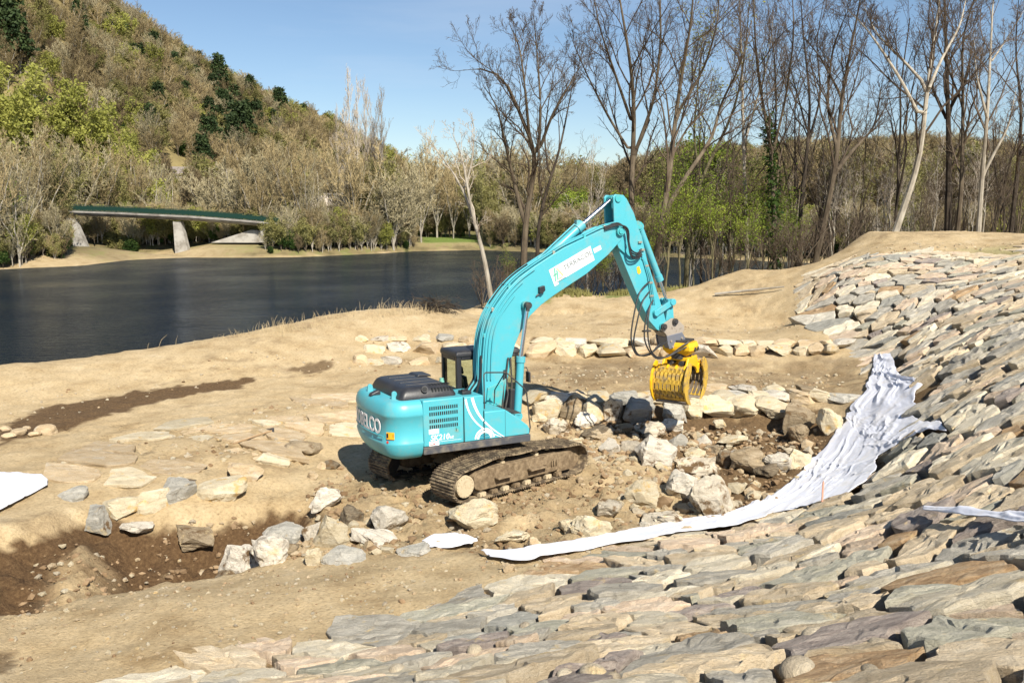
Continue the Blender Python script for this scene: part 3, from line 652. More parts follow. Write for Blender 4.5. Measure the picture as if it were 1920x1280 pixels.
BL = [  # foot px, foot py, width, height, material, label
 (885,992,98,60,'cream','big cream boulder with orange veins alone in front of the near track'),
 (725,992,76,52,'white','pale rounded boulder midway between the grey slab heap and the lone boulder'),
 (697,1016,92,42,'white','low pale boulder lying in front of the rounded pale one'),
 (611,958,66,46,'white','pale boulder at the top of the heap left of the machine'),
 (528,990,98,48,'grey','flat tilted grey boulder leaning up over the dark hole'),
 (593,1000,60,42,'soiled','brown stained boulder under the pale one in the heap'),
 (620,1022,74,58,'cream','smooth cream boulder at the front middle of the heap'),
 (443,1040,90,66,'white','large white boulder at the left end of the heap'),
 (503,1056,84,62,'white','white boulder with dirt patch against the large white one'),
 (643,1052,88,32,'grey','long grey slab laid at the front of the heap'),
 (588,1056,32,34,'cream','small upright cream block left of the long grey slab'),
 (776,1040,68,24,'grey','dark grey slab half buried near the white rag'),
 (964,1018,62,24,'cream','low cream stone on the earth beyond the sheet tip'),
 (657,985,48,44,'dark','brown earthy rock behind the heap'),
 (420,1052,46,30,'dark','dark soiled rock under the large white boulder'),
 (545,1040,34,22,'brown','small brown rock between white and cream boulders'),
 (1113,1006,78,66,'cream','pointed yellow boulder beside the bottom of the white sheet'),
 (1070,998,48,30,'cream','small cream slab leaning left of the pointed yellow boulder'),
 (1140,968,60,34,'soiled','soiled boulder behind the pointed yellow boulder'),
 (1205,950,68,58,'cream','rounded tan boulder in the middle of the pit'),
 (1251,985,88,40,'soiled','wide soiled boulder resting next to the white sheet'),
 (1284,938,74,62,'white','large white boulder with brown dirt running down it'),
 (1334,968,74,80,'soiled','tall earthy boulder right of the dirt streaked one'),
 (1312,890,90,42,'soiled','broad boulder capped with brown earth'),
 (1235,876,80,60,'white','bright white angular boulder in the middle of the pit'),
 (1300,856,54,26,'cream','low cream boulder behind the earth capped one'),
 (1358,874,34,36,'dark','dark upright rock between two pale boulders'),
 (1403,888,76,52,'brown','large tan boulder facing the camera at the right of the pit'),
 (1390,862,60,30,'white','white boulder lying behind the large tan one'),
 (1463,888,60,44,'white','pale boulder near the foot of the sheet'),
 (1497,878,52,48,'cream','cream block against the foot of the sheet'),
 (1146,848,38,26,'white','small pale rock at the front of the track'),
 (1186,850,50,30,'soiled','grey rock lying past the front of the track'),
 (1222,818,62,32,'soiled','dirty white rock in the brown earth'),
 (1262,812,42,28,'white','small white rock in the brown earth'),
 (1275,836,40,34,'grey','grey rock between white ones in the pit'),
 (1319,832,34,22,'white','sharp white chip of rock in the middle of the pit'),
 (1380,838,56,22,'cream','flat cream stone in front of the row of blocks'),
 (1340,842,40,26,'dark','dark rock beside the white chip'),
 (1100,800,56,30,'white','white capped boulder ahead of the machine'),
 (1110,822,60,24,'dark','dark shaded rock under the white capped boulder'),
 (1046,815,56,34,'soiled','rock with white edge just ahead of the machine'),
 (1080,836,34,20,'cream','small rock close to the machine front'),
 (1130,826,46,22,'brown','brown rock in the loose earth'),
 (1010,790,30,18,'cream','small cream rock by the front corner of the machine'),
 (1175,812,34,20,'brown','small brown rock under the shaded blocks'),
 (1350,810,28,16,'cream','small cream rock under the row of blocks'),
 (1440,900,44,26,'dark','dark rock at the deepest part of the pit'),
 (1210,990,26,14,'white','little white stone near the sheet'),
 (1000,1024,30,22,'sandy','little rounded stone on the tip of the sheet'),
 (1288,998,34,20,'sandy','little rounded tan stone on the sheet edge'),
 (953,1070,26,20,'sandy','round pale cobble alone on the foreground earth'),
 (585,898,20,16,'sandy','small pale stone in the tracks left of the machine'),
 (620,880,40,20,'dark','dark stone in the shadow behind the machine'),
 (1500,832,46,40,'brown','brown block with dark gap at the right of the row'),
]
for px, py, pw, ph, mk, lab in BL:
    put_rock('boulder', px, py, pw, ph, BOU[mk], lab, 'boulder', G1, rb, sink=.27, blocky=.22, fine=pw > 40, cuts=19, rough=.085)
# rows of blocks
G2 = 'blocks in the stone row across the pit edge'
row = [(1030,782,64,34,'cream'),(1078,784,50,36,'brown'),(1116,786,44,34,'cream'),(1150,788,36,36,'soiled'),(1200,790,74,40,'grey'),(1262,792,52,44,'grey'),(1298,784,40,40,'cream'),(1346,786,62,34,'cream'),(1398,786,58,34,'cream'),(1459,784,62,32,'cream'),(1504,812,54,46,'brown'),(1560,812,54,44,'cream')]
for i, (px, py, pw, ph, mk) in enumerate(row):
    put_rock('row_block', px, py, pw*1.06, ph*1.15, BOU[mk], ordinal(i)+' block from the left in the lower course of the pit edge row', 'block', G2, rb, sink=.30, blocky=.5, tilt=.12, cuts=10, rough=.05, fine=True)
xs_ = [1000,1040,1082,1122,1165,1215,1262,1308,1350,1392,1432,1470,1508,1548,1585]
for i, px in enumerate(xs_):
    put_rock('row_block', px, 752+rb.random()*6-(4 if px > 1400 else 0), 50+rb.random()*14, 20+rb.random()*6, BOU[['cream','white','sandy','cream','grey'][i % 5]], ordinal(i)+' flat block from the left capping the pit edge row', 'block', G2, rb, sink=.36, blocky=.5, tilt=.10, cuts=12, rough=.06, dm=1.1)
xs_ = [1290,1345,1400,1455,1520]
for i, px in enumerate(xs_):
    put_rock('row_block', px, 733+rb.random()*4, 46+rb.random()*18, 13, BOU[['cream','sandy','white','cream','brown'][i % 5]], ordinal(i)+' half buried block from the left behind the pit edge row', 'block', G2, rb, sink=.45, blocky=.5, tilt=.08, cuts=8, rough=.03)
G3 = 'blocks of the long terrace wall'
k = 0
for (x0, x1, yb, hh, nm) in [(985,1560,662,17,'lower'),(985,1580,648,15,'upper')]:
    x = x0+(8 if nm == 'upper' else 0); i = 0
    while x < x1:
        wpx = 24+rb.random()*22 if nm == 'upper' or x > 1330 else 36+rb.random()*26
        hgt = hh*(.85+.3*rb.random())*(1.25 if (x < 1330 and nm == 'lower') else .95)
        yb_ = yb+(2 if x > 1330 else 4 if nm == 'lower' else 0)
        put_rock('terrace_block', x+wpx/2, yb_+rb.random()*2, wpx*1.10, hgt*1.25, BOU[rb.choice(['cream','sandy','cream','white','sandy','cream'])], ordinal(i)+' block from the left in the '+nm+' course of the long terrace wall', 'block', G3, rb, sink=.25, blocky=.62, tilt=.06, cuts=10, rough=.05, dm=1.0, yaw=(rb.random()-.5)*.3)
        x += wpx; i += 1
G4 = 'stones of the buried facing left of the terrace wall'
rows4 = [(678,642,22,13),(712,640,30,12),(748,641,34,12),(790,639,38,13),(832,639,34,14),(872,640,36,14),(700,661,46,17),(742,659,44,20),(800,660,50,20),(850,657,46,18),(890,662,34,18),(676,683,34,20),(706,682,34,16),(736,680,44,18),(786,682,40,14),(830,680,36,14),(940,668,36,18),(925,650,30,14),(960,652,30,14)]
for i, (px, py, pw, ph) in enumerate(rows4):
    mk = ['cream','sandy','grey','cream','sandy','white'][(i*5) % 6]
    rr_ = 'top' if i < 6 or i > 15 else ('middle' if i < 11 else 'bottom')
    put_rock('embedded_stone', px, py, pw*1.05, ph*1.05, BOU[mk], ordinal(i if i < 6 else (i-6 if i < 11 else (i-11 if i < 16 else i-10)))+' stone from the left in the '+rr_+' row of the buried facing behind the cab', 'stone', G4, rb, sink=.45, blocky=.55, tilt=.08, cuts=10, rough=.05)
G5 = 'stones along the edge of the left terrace'
EB = [(130,935,52,34,'grey','grey angular stone just right of the white sheet on the left'),(178,965,54,46,'grey','purplish grey stone above the dark earth slope'),(228,962,70,40,'cream','cream stone behind the brown slope'),(285,955,70,48,'cream','wide cream block left of the grey stone'),
 (328,938,64,50,'grey','grey rounded stone with a dark top on the terrace edge'),(350,902,28,12,'dark','little dark flat stone above the grey rounded one'),(408,935,88,54,'cream','large yellow cream block on the terrace edge'),(455,895,66,36,'sandy','sandy block right of the large yellow one'),
 (505,868,72,36,'cream','pale block farther up the terrace edge'),(568,850,74,34,'brown','brown cracked block nearest the tail of the machine'),(358,1000,92,44,'brown','large earthy stone jutting over the dark trench'),(605,880,20,20,'sandy','small sandy stone under the brown cracked block'),
 (252,985,60,26,'white','white scrap coloured stone at the head of the trench')]
for px, py, pw, ph, mk, lab in EB:
    ph = ph*.80
    put_rock('edge_stone', px, py, pw, ph, BOU[mk], lab, 'stone', G5, rb, sink=.40, blocky=.42, tilt=.12, cuts=12, fine=pw > 40, rough=.06)
# buried flat stones on the left terrace: poly cells barely out of the sand
PL = poly_world([(95,905),(130,858),(330,800),(520,770),(650,735),(655,770),(650,815),(560,822),(470,850),(380,880),(240,900),(180,910)])
pc = cells(PL, 1500, (.75, 1.15), np.random.default_rng(3))
rp = np.random.default_rng(8); items = []
for c, P in pc:
    if rp.random() < .25: continue
    gzv = float(terrain([c[0]], [c[1]])[0]); q = project((c[0], c[1], gzv)); items.append((float(q[0]), float(q[1]), c, P, gzv))
rowsP = defaultdict(list)
PB = [(880,'nearest the terrace edge'),(850,'in the middle of the left terrace'),(825,'just beyond the pickaxe'),(800,'in the far half of the left terrace'),(775,'close to the wet ditch'),(-1,'at the far end of the left terrace')]
for it in items:
    for t, s in PB:
        if it[1] >= t: rowsP[s].append(it); break
for s, lst in rowsP.items():
    lst.sort(key=lambda q: q[0])
    for i, (px, py, c, P, gzv) in enumerate(lst):
        if i > 28: break
        V, F = slab_mesh((P-c)*(.80+.1*rp.random()), rp, .10, False, .03+.045*rp.random(), rough=.7, slope=.03)
        R_ = frame_from(gradn(*c)); o = mesh_obj('buried_stone', V, F, BOU[rp.choice(['sandy','sandy','cream','sandy'])])
        o.matrix_world = Matrix.Translation((c[0], c[1], float(ground_z(c[0], c[1]))+.0)) @ Matrix(R_.tolist()).to_4x4()
        tag(o, ordinal(i)+' flat buried stone from the left '+s, 'stone', 'flat stones showing through the sand of the left terrace')
# round cobbles wedged into the foreground facing
CB = [(1112,1272,64,50),(1495,1264,76,50),(1630,1266,44,34),(1060,1272,40,24),(1645,1215,40,50),(1530,1200,54,30),(1655,1210,24,26),(1440,1225,16,16),(1120,1205,30,44),(1410,1165,30,36),(1485,1112,44,20),(1508,1125,26,20),(1210,1095,30,18),(985,1180,30,16),(745,1262,40,18),(1270,1245,36,26),(890,1225,36,20),(1150,1275,30,20),(1320,1272,40,26)]
COBL = ['at the very bottom centre','at the bottom right of centre','right of the large one on the bottom edge','just left of the bottom centre one','standing in a joint at the lower right','under an overhanging slab at the lower right','tucked beside the standing one','tiny, in a joint above the bottom edge','standing left of the lower middle','standing right of the lower middle','flattish, in the middle of the near facing','next to the flattish one','by the upper part of the near facing','by the left part of the near facing','near the bottom left of the facing','in a joint above the bottom edge middle','left of the bottom middle','on the bottom edge beside the large one','low, right of bottom middle']
for (px, py, pw, ph), s in zip(CB, COBL):
    g = hit(px, py); d = float(project(g)[2]); r_ = pw/FPX*d/2
    V, F = ICO3; V = V*np.array([r_, r_*.8, r_*.66])*(1+.04*rb.random()); o = mesh_obj('round_cobble', V, F, cobble_m, smooth=True); o.location = (g[0], g[1], g[2]+.02+r_*.1); o.rotation_euler = ((rb.random()-.5)*.6, (rb.random()-.5)*.6, rb.random()*3)
    tag(o, 'smooth round cobble '+s, 'cobble', 'round river cobbles wedged between the facing stones')
# pile of cobbles at the left edge
for i, (px, py, pw, lab) in enumerate([(8,805,22,'leftmost of the small cobbles by the ditch at the left edge'),(33,815,30,'largest of the small cobbles by the ditch at the left edge'),(62,818,24,'rightmost but one of the small cobbles by the ditch'),(84,812,40,'flat pale stone right of the small cobbles by the ditch'),(14,822,26,'lowest of the small cobbles by the ditch at the left edge'),(48,803,16,'uppermost of the small cobbles by the ditch')]):
    put_rock('ditch_cobble', px, py, pw, pw*.5, BOU['sandy'], lab, 'cobble', 'small cobbles beside the wet ditch', rb, sink=.25, cuts=5)
# loose pebbles and clods: nobody could count them
def scatter(poly, n, r0, r1, rng, powr=2.2):
    lo = poly.min(0); hi = poly.max(0); p = rng.random((n*3, 2))*(hi-lo)+lo; p = p[in_poly(p[:, 0], p[:, 1], poly)][:n]; return p, r0+(r1-r0)*rng.random(len(p))**powr
rs_ = np.random.default_rng(21); Vs = []; Fs = []; mi = []; base = 0; BV, BF = ICO1; BF = np.array(BF)
areas = [([(0,1270),(0,1160),(420,1075),(900,1050),(1240,1012),(1000,1085),(600,1200),(150,1290)], 800, .008, .055, 0),
         ([(420,1060),(560,940),(640,880),(1100,870),(1300,800),(1560,800),(1540,880),(1440,950),(1200,1000),(900,1035),(600,1050)], 2600, .015, .10, 1),
         ([(1000,790),(1500,790),(1530,860),(1300,880),(1120,860)], 1300, .02, .12, 1),
         ([(0,1140),(60,1000),(400,960),(560,950),(400,1066),(200,1108)], 420, .015, .09, 1),
         ([(0,800),(0,730),(600,640),(900,600),(1500,560),(1560,630),(1000,632),(700,700),(480,705)], 900, .012, .07, 0),
         ([(100,900),(100,850),(600,740),(1000,690),(1600,680),(1580,730),(1000,735),(650,810),(300,900)], 1400, .015, .09, 0),
         ([(1120,800),(1500,790),(1530,870),(1450,940),(1280,980),(1120,960)], 260, .06, .24, 0),
         ([(420,1040),(560,950),(700,960),(760,1030),(600,1050)], 110, .05, .17, 0),
         ([(1000,780),(1130,780),(1200,860),(1120,900),(1060,850)], 60, .06, .18, 0),
         ([(0,690),(300,645),(600,602),(880,578),(880,572),(600,598),(300,640),(0,685)], 160, .04, .14, 0),
         ([(1500,545),(1620,490),(1900,470),(1900,455),(1620,470),(1490,520)], 260, .02, .08, 0)]
for pl, n, r0, r1, dk in areas:
    p, r = scatter(poly_world(pl), n, r0, r1, rs_); z = ground_z(p[:, 0], p[:, 1])
    for (x, y), rr, zz in zip(p, r, z):
        V = BV*(1+(rs_.random((len(BV), 1))-.5)*.8)*np.array([rr, rr*(.6+.4*rs_.random()), rr*(.5+.3*rs_.random())])
        a_ = rs_.random()*6.28; ca, sa = math.cos(a_), math.sin(a_); V = np.c_[V[:, 0]*ca-V[:, 1]*sa, V[:, 0]*sa+V[:, 1]*ca, V[:, 2]]+np.array([x, y, zz+rr*.15])
        Vs.append(V); Fs.append(BF+base); base += len(V)
        mi += [int(rs_.choice([0, 1, 2, 3], p=[.35, .3, .2, .15] if not dk else [.14, .08, .10, .68]))]*len(BF)
o = grid_obj('pebbles', np.concatenate(Vs), np.concatenate(Fs), None, False)
for m_ in (BOU['sandy'], BOU['cream'], cobble_m, M['mudsteel'] if False else simple('earth_clod', (.30,.205,.115), .95, dirt=(.14,.085,.04), dscale=.6, dlo=.42, dhi=.6)): o.data.materials.append(m_)
o.data.polygons.foreach_set('material_index', np.array(mi, np.int32)); tag(o, 'loose pebbles and earth clods strewn over the building site', 'pebbles', kind='stuff')
# ---------------------------------------------------------------- geotextile sheets
def cloth_mat():
    m, nt, b, L = mat_new('white_geotextile'); tc = nd(nt, 'TexCoord')
    n = nd(nt, 'TexNoise', i_Scale=2.5, i_Detail=6, i_Roughness=.6); L.new(tc.outputs['Object'], n.inputs['Vector'])
    mr = nd(nt, 'MapRange', i_1=.50, i_2=.72, i_4=.6); L.new(n.outputs[0], mr.inputs[0])
    mx = nd(nt, 'Mix', data_type='RGBA', i_6=(.60, .62, .70, 1), i_7=(.62, .56, .47, 1)); L.new(mr.outputs[0], mx.inputs[0]); L.new(mx.outputs[2], b.inputs['Base Color'])
    b.inputs['Roughness'].default_value = .75; b.inputs['Sheen Weight'].default_value = .2
    n4 = nd(nt, 'TexNoise', i_Scale=7, i_Detail=4); L.new(tc.outputs['Object'], n4.inputs['Vector'])
    bp = nd(nt, 'Bump', i_Strength=.3, i_Distance=.03); L.new(n4.outputs[0], bp.inputs['Height']); L.new(bp.outputs[0], b.inputs['Normal'])
    return m
M['cloth'] = cloth_mat()
def sheet(name, pairs, nu, nv, off, amp, seed, label, freq=1.0, edge=.12):
    A = np.array([hit(*p[0])[:2] for p in pairs]); B = np.array([hit(*p[1])[:2] for p in pairs])
    C = (A+B)/2; s = np.concatenate([[0], np.cumsum(np.hypot(*np.diff(C, axis=0).T))]); tt = np.linspace(0, s[-1], nu)
    a = np.stack([np.interp(tt, s, A[:, k]) for k in (0, 1)], 1); b = np.stack([np.interp(tt, s, B[:, k]) for k in (0, 1)], 1)
    ea = fbm(tt*1.3, tt*0+seed, 4, seed)*edge*2; eb = fbm(tt*1.3, tt*0+seed+9, 4, seed+3)*edge*2
    dv = (b-a); ln = np.hypot(*dv.T)[:, None]+1e-6; dn = dv/ln; a = a+dn*ea[:, None]; b = b+dn*eb[:, None]
    v = np.linspace(0, 1, nv)[None, :, None]; P = a[:, None]*(1-v)+b[:, None]*v; x = P[..., 0]; y = P[..., 1]
    U = tt[:, None]+0*x; W_ = v[..., 0]*ln
    n1 = fbm(U*.35*freq+W_*.3, W_*1.1*freq-U*.25, 2, seed+1, .35); n2 = fbm(U*.45*freq-W_*.4, W_*2.3*freq+U*.5, 2, seed+2, .35); n3 = fbm(U*1.2*freq, W_*3*freq+U*.6, 2, seed+4)
    wr = (1-np.abs(n1)*5.0).clip(0, 1)**1.2*.8+(1-np.abs(n2)*6).clip(0, 1)**1.2*.5+n3*.3+fbm(U*4.5*freq+W_, W_*5.5*freq, 3, seed+7, .6)*.15
    z = terrain(x, y)+off+amp*wr*(.35+.65*np.sin(PI*np.clip(v[..., 0], 0, 1))**.6)
    z = np.maximum(z, ground_z(x, y)+.02)
    V = np.stack([x, y, z], -1).reshape(-1, 3); ii = np.arange(nu*nv).reshape(nu, nv); F = np.stack([ii[:-1, :-1], ii[1:, :-1], ii[1:, 1:], ii[:-1, 1:]], -1).reshape(-1, 4)
    o = grid_obj(name, V, F, M['cloth']); sm = o.modifiers.new('thickness', 'SOLIDIFY'); sm.thickness = .012; tag(o, label, 'fabric sheet'); return o
FP_ALL = [((1640,668),(1672,666)),((1634,700),(1690,710)),((1628,733),(1742,725)),((1594,768),(1712,760)),((1586,795),(1790,816)),((1563,825),(1700,832)),((1532,858),(1650,860)),((1505,888),(1645,902)),((1470,914),(1572,942)),((1430,940),(1500,957)),((1380,960),(1440,970)),((1310,976),(1370,991)),((1240,991),(1292,1003)),((1150,1004),(1225,1014)),((1050,1020),(1090,1036)),((960,1033),(985,1052)),((895,1034),(925,1052))]
FP = [(a_, (a_[0]+(b_[0]-a_[0])*.94, a_[1]+(b_[1]-a_[1])*.94)) for a_, b_ in FP_ALL]
sheet('geotextile_sheet', FP, 520, 90, .07, .075, 3, 'long crumpled white sheet running from the terrace down round the edge of the pit', 1.25, .17)
sheet('geotextile_sheet', [((-60,892),(-70,975)),((0,890),(-5,962)),((45,892),(28,945)),((78,893),(70,925)),((90,905),(89,915))], 90, 40, .05, .08, 12, 'smooth white sheet lying at the left edge of the photo', .8, .03)
sheet('geotextile_strip', [((1730,978),(1728,986)),((1780,984),(1776,994)),((1850,991),(1848,1001)),((1925,1001),(1922,1018)),((1990,1012),(1985,1034))], 110, 14, .24, .07, 15, 'narrow white strip showing between facing stones at the right edge', 1.4, .03)
sheet('geotextile_rag', [((792,1020),(800,1030)),((815,1008),(830,1034)),((845,1006),(858,1030)),((868,1010),(880,1024)),((892,1018),(895,1022))], 70, 26, .06, .10, 18, 'small crumpled white rag between the grey slab and the sheet tip', 2.0, .05)

# ---------------------------------------------------------------- excavator
MX, MY = -0.7832, 20.3577
FR = {'u': (0.7671, -0.0301, -0.0237), 'h': (0.4705, -0.0065, -0.0369)}
def xf(fr):
    a, pi, ro = FR[fr]
    def f(V):
        x, y, z = V.T; x, z = x*math.cos(pi)-z*math.sin(pi), x*math.sin(pi)+z*math.cos(pi)
        y, z = y*math.cos(ro)-z*math.sin(ro), y*math.sin(ro)+z*math.cos(ro)
        return np.stack([x*math.cos(a)-y*math.sin(a), x*math.sin(a)+y*math.cos(a), z], 1)
    return f
XH, XU = xf('h'), xf('u')
def xh(p): return XH(np.array([p], float))[0]
EX = empty('excavator', (MX, MY, 0), 'teal crawler excavator with raised boom and yellow sorting grab working in the pit', 'excavator')
def hm(): return MB(XH)
def um(): return MB(XU)
# --- tracks
def track(y0, y1, zt, lab):
    # outer loop of the shoes in (x,z), slack on top between carriers
    pts = []
    rs, ri = .36, .37; cx0, cx1 = -1.84, 1.84; cz0 = .385; zb = .0
    for a in np.linspace(-90, -270, 15): pts.append((cx0+rs*1.06*math.cos(math.radians(a)), cz0+rs*math.sin(math.radians(a))))
    for x, z in [(-1.45,.80),(-1.05,.875),(-.75,.90),(-.2,.86),(.25,.87),(.62,.865),(1.1,.79),(1.5,.755)]: pts.append((x, z))
    for a in np.linspace(90, -90, 13): pts.append((cx1+ri*math.cos(math.radians(a)), .375+ri*math.sin(math.radians(a))))
    pts = np.array(pts); nx_ = np.roll(pts, -1, 0); seg = np.hypot(*(nx_-pts).T); cum = np.concatenate([[0], np.cumsum(seg)]); tot = cum[-1]; n = 45
    def at(s):
        s = s % tot; i = min(np.searchsorted(cum, s, 'right')-1, len(pts)-1); return pts[i]+(nx_[i]-pts[i])*((s-cum[i])/seg[i])
    b = um()
    for k in range(n):
        p = at(k*tot/n); q = at((k+1)*tot/n); t = (q-p); ln = np.hypot(*t); t = t/ln; nn = np.array([-t[1], t[0]])   # loop runs so that nn points outward?
        cen = np.array([0, .45]); 
        if nn@(p-cen) < 0: nn = -nn
        a0 = p+t*.004; a1 = q-t*.004
        prof = [a0-nn*.03, a1-nn*.03, a1]
        for f_ in (.85, .5, .15):
            m_ = a0+(a1-a0)*f_; prof += [m_+t*.014, m_+t*.009+nn*.028, m_-t*.009+nn*.028, m_-t*.014]
        prof += [a0]
        b.prism([tuple(v) for v in prof], y0, y1)
    tr = b.build('track', M['mudtrack'], EX)
    tag(tr, lab)
    ym = (y0+y1)/2; out = y0 if y0 < 0 else y1; sgn = -1 if y0 < 0 else 1
    b = um()                                              # link chain
    for k in range(n):
        p = at(k*tot/n); q = at((k+1)*tot/n); t = (q-p)/np.hypot(*(q-p)); nn = np.array([-t[1], t[0]])
        if nn@(p-np.array([0, .45])) < 0: nn = -nn
        for yy in (ym-.10, ym+.06): b.prism([tuple(p-nn*.03), tuple(q-nn*.03), tuple(q-nn*.11-t*.02), tuple(p-nn*.11+t*.02)], yy, yy+.04)
    b.build('chain', M['dark'], tr)
    b = um(); b.cyl((cx0, out-sgn*.44, cz0), (cx0, out-sgn*.12, cz0), .25, 28); b.build('sprocket', M['dark'], tr, True)
    b = um(); b.cyl((cx0, out-sgn*.2, cz0), (cx0, out-sgn*.03, cz0), .255, 30, .245)
    for k in range(18):
        a = k*2*PI/18; c = (cx0+.215*math.cos(a), cz0+.215*math.sin(a)); b.cyl((c[0], out-sgn*.04, c[1]), (c[0], out-sgn*.018, c[1]), .016, 6)
    b.build('final_drive_cover', M['drymud'], tr, True, angle=40)
    b = um(); b.cyl((cx1, out-sgn*.5, .375), (cx1, out-sgn*.28, .375), .33, 28); b.build('idler', M['mudsteel'], tr, True)
    b = um()
    b.prism([(-1.54,.26),(-1.60,.34),(-1.60,.56),(-1.5,.64),(-.8,.68),(1.1,.65),(1.14,.58),(1.14,.24),(1.0,.21),(-1.4,.21)], out-sgn*.02, out-sgn*.52)
    b.prism([(1.12,.15),(1.12,.63),(1.6,.60),(1.74,.52),(1.74,.24),(1.6,.15)], out-sgn*.05, out-sgn*.48)
    for a, c in ((-1.0, -.55), (.05, .62)):               # steps
        b.box((a, min(out, out+sgn*.13), .40), (c, max(out, out+sgn*.13), .435)); b.box((a, min(out, out+sgn*.13), .40), (a+.03, max(out, out+sgn*.13), .46)); b.box((c-.03, min(out, out+sgn*.13), .40), (c, max(out, out+sgn*.13), .46))
    for a in (.85, .93, 1.02): b.box((a, min(out, out+sgn*.03), .36), (a+.035, max(out, out+sgn*.03), .50))
    b.build('track_frame', M['mudsteel'], tr, False, .02)
    for xc in (-.62, .48):
        b = um(); b.cyl((xc, out-sgn*.45, .80 if xc < 0 else .79), (xc, out-sgn*.14, .80 if xc < 0 else .79), .055, 12); b.cyl((xc, out-sgn*.14, .80), (xc, out-sgn*.11, .80), .035, 10); b.box((xc-.05, min(out-sgn*.12, out-sgn*.3), .60), (xc+.05, max(out-sgn*.12, out-sgn*.3), .72)); b.build('carrier_roller', M['drymud'], tr, True)
    for k in range(8):
        xc = -1.32+k*.355; b = um(); b.cyl((xc, out-sgn*.5, .105), (xc, out-sgn*.10, .105), .085, 14); b.box((xc-.09, min(out-sgn*.03, out-sgn*.14), .06), (xc+.09, max(out-sgn*.03, out-sgn*.14), .15)); b.cyl((xc, out-sgn*.03, .10), (xc, out-sgn*.01, .10), .04, 8); b.build('track_roller', M['drymud'] if k % 2 == 0 else M['mudsteel'], tr)
track(-1.6, -.8, .9, 'near track caked with dry mud'); track(.8, 1.6, .9, 'far track in the shadow of the counterweight')
b = um(); b.box((-.9, -.85, .42), (.9, .85, .74)); b.prism([(-1.3,.5),(-1.0,.72),(1.0,.72),(1.3,.5),(1.0,.45),(-1.0,.45)], -.3, .3); b.cyl((0,0,.7),(0,0,.98), .62, 32); b.build('undercarriage_frame', M['mudsteel'], EX, False, .03)
# --- upper structure
S0 = -1.36; XR = -1.99
b = hm(); b.box((XR, S0-.012, 1.04), (.69, 1.36, 1.21)); o = b.build('skirt', M['skirt'], EX, False, .015)
# counterweight
def cw_outline(ins=0.0, n=11):
    """plan outline from the right front corner round the back to the left front corner"""
    P = []; R_ = .50; xe = XR
    P.append((xe, S0+ins))
    cxr, cyr = -2.30, S0+R_
    for a in np.linspace(-90, -158, n): P.append((cxr+(R_-ins)*math.cos(math.radians(a))*1.05, cyr+(R_-ins)*math.sin(math.radians(a))))
    y1 = P[-1][1]; x1 = P[-1][0]
    for t in np.linspace(0, 1, 15)[1:-1]:
        y = y1+(-y1-y1)*t*1.0; P.append((x1-(2.90-abs(x1)-ins)*(1-((y)/y1)**2) if True else 0, y))
    for x, y in [(p[0], -p[1]) for p in P[:n+1]][::-1]: P.append((x, y))
    return P
rings = [[(x, y, z) for x, y in cw_outline(i)] for z, i in [(.93,.34),(.95,.22),(1.00,.13),(1.08,.07),(1.18,.03),(1.30,.0),(1.34,.0),(1.36,.018),(1.90,.018),(1.92,.0),(1.97,.0),(2.06,.012),(2.16,.05),(2.22,.10),(2.255,.18)]]
b = hm(); b.loft(rings); cw = b.build('counterweight', M['teal'], EX, True, 0, angle=50)
# rear recessed line around the lettering
def cw_surf(y, z, proud=.006):
    P = cw_outline(0); xs_ = [p[0] for p in P]; ys_ = [p[1] for p in P]; return -abs(np.interp(y, ys_, [-v for v in xs_]))-proud
def text_mesh(s, size, offset=0.0, shear=0):
    cu = bpy.data.curves.new('t', 'FONT'); cu.body = s; cu.size = size; cu.offset = offset; cu.shear = shear; cu.align_x = 'CENTER'; cu.align_y = 'CENTER'; cu.extrude = .004; cu.resolution_u = 4
    o = bpy.data.objects.new('t', cu); COL.objects.link(o); dg = bpy.context.evaluated_depsgraph_get(); me = bpy.data.meshes.new_from_object(o.evaluated_get(dg))
    V = np.array([v.co[:] for v in me.vertices]); F = [tuple(p.vertices) for p in me.polygons]; bpy.data.objects.remove(o); return V, F
def put_text(name, s, size, mat, parent, fn, offset=0, shear=0, wscale=1.0):
    V, F = text_mesh(s, size, offset, shear); V[:, 0] *= wscale; b = hm(); b.add([fn(u, v, w_) for u, v, w_ in V], F); return b.build(name, mat, parent)
# lettering across the back of the counterweight: u runs from the left side (seen from behind) = +y to -y
put_text('lettering', 'KOBELCO', .40, M['white'], cw, lambda u, v, w_: (cw_surf(-u, 0, .004)-w_, -u, 1.66+v*1.15), .008, 0, 1.0)
for yy in (.95, -.80):
    pass
bx = hm()
for (y0, y1, z) in [(-1.02,1.02,1.46)]:
    ys_ = np.linspace(y0, y1, 24); rg = []
    for y in ys_: x = cw_surf(y, 0, .004); rg.append([(x, y, z+.10*(abs(y) > .85)*(abs(y)-.85)*0), (x-.012, y, z+.01), (x-.012, y, z+.03), (x, y, z+.04)])
    bx.loft(rg)
bx.build('trim_ridge', M['teal'], cw, True)
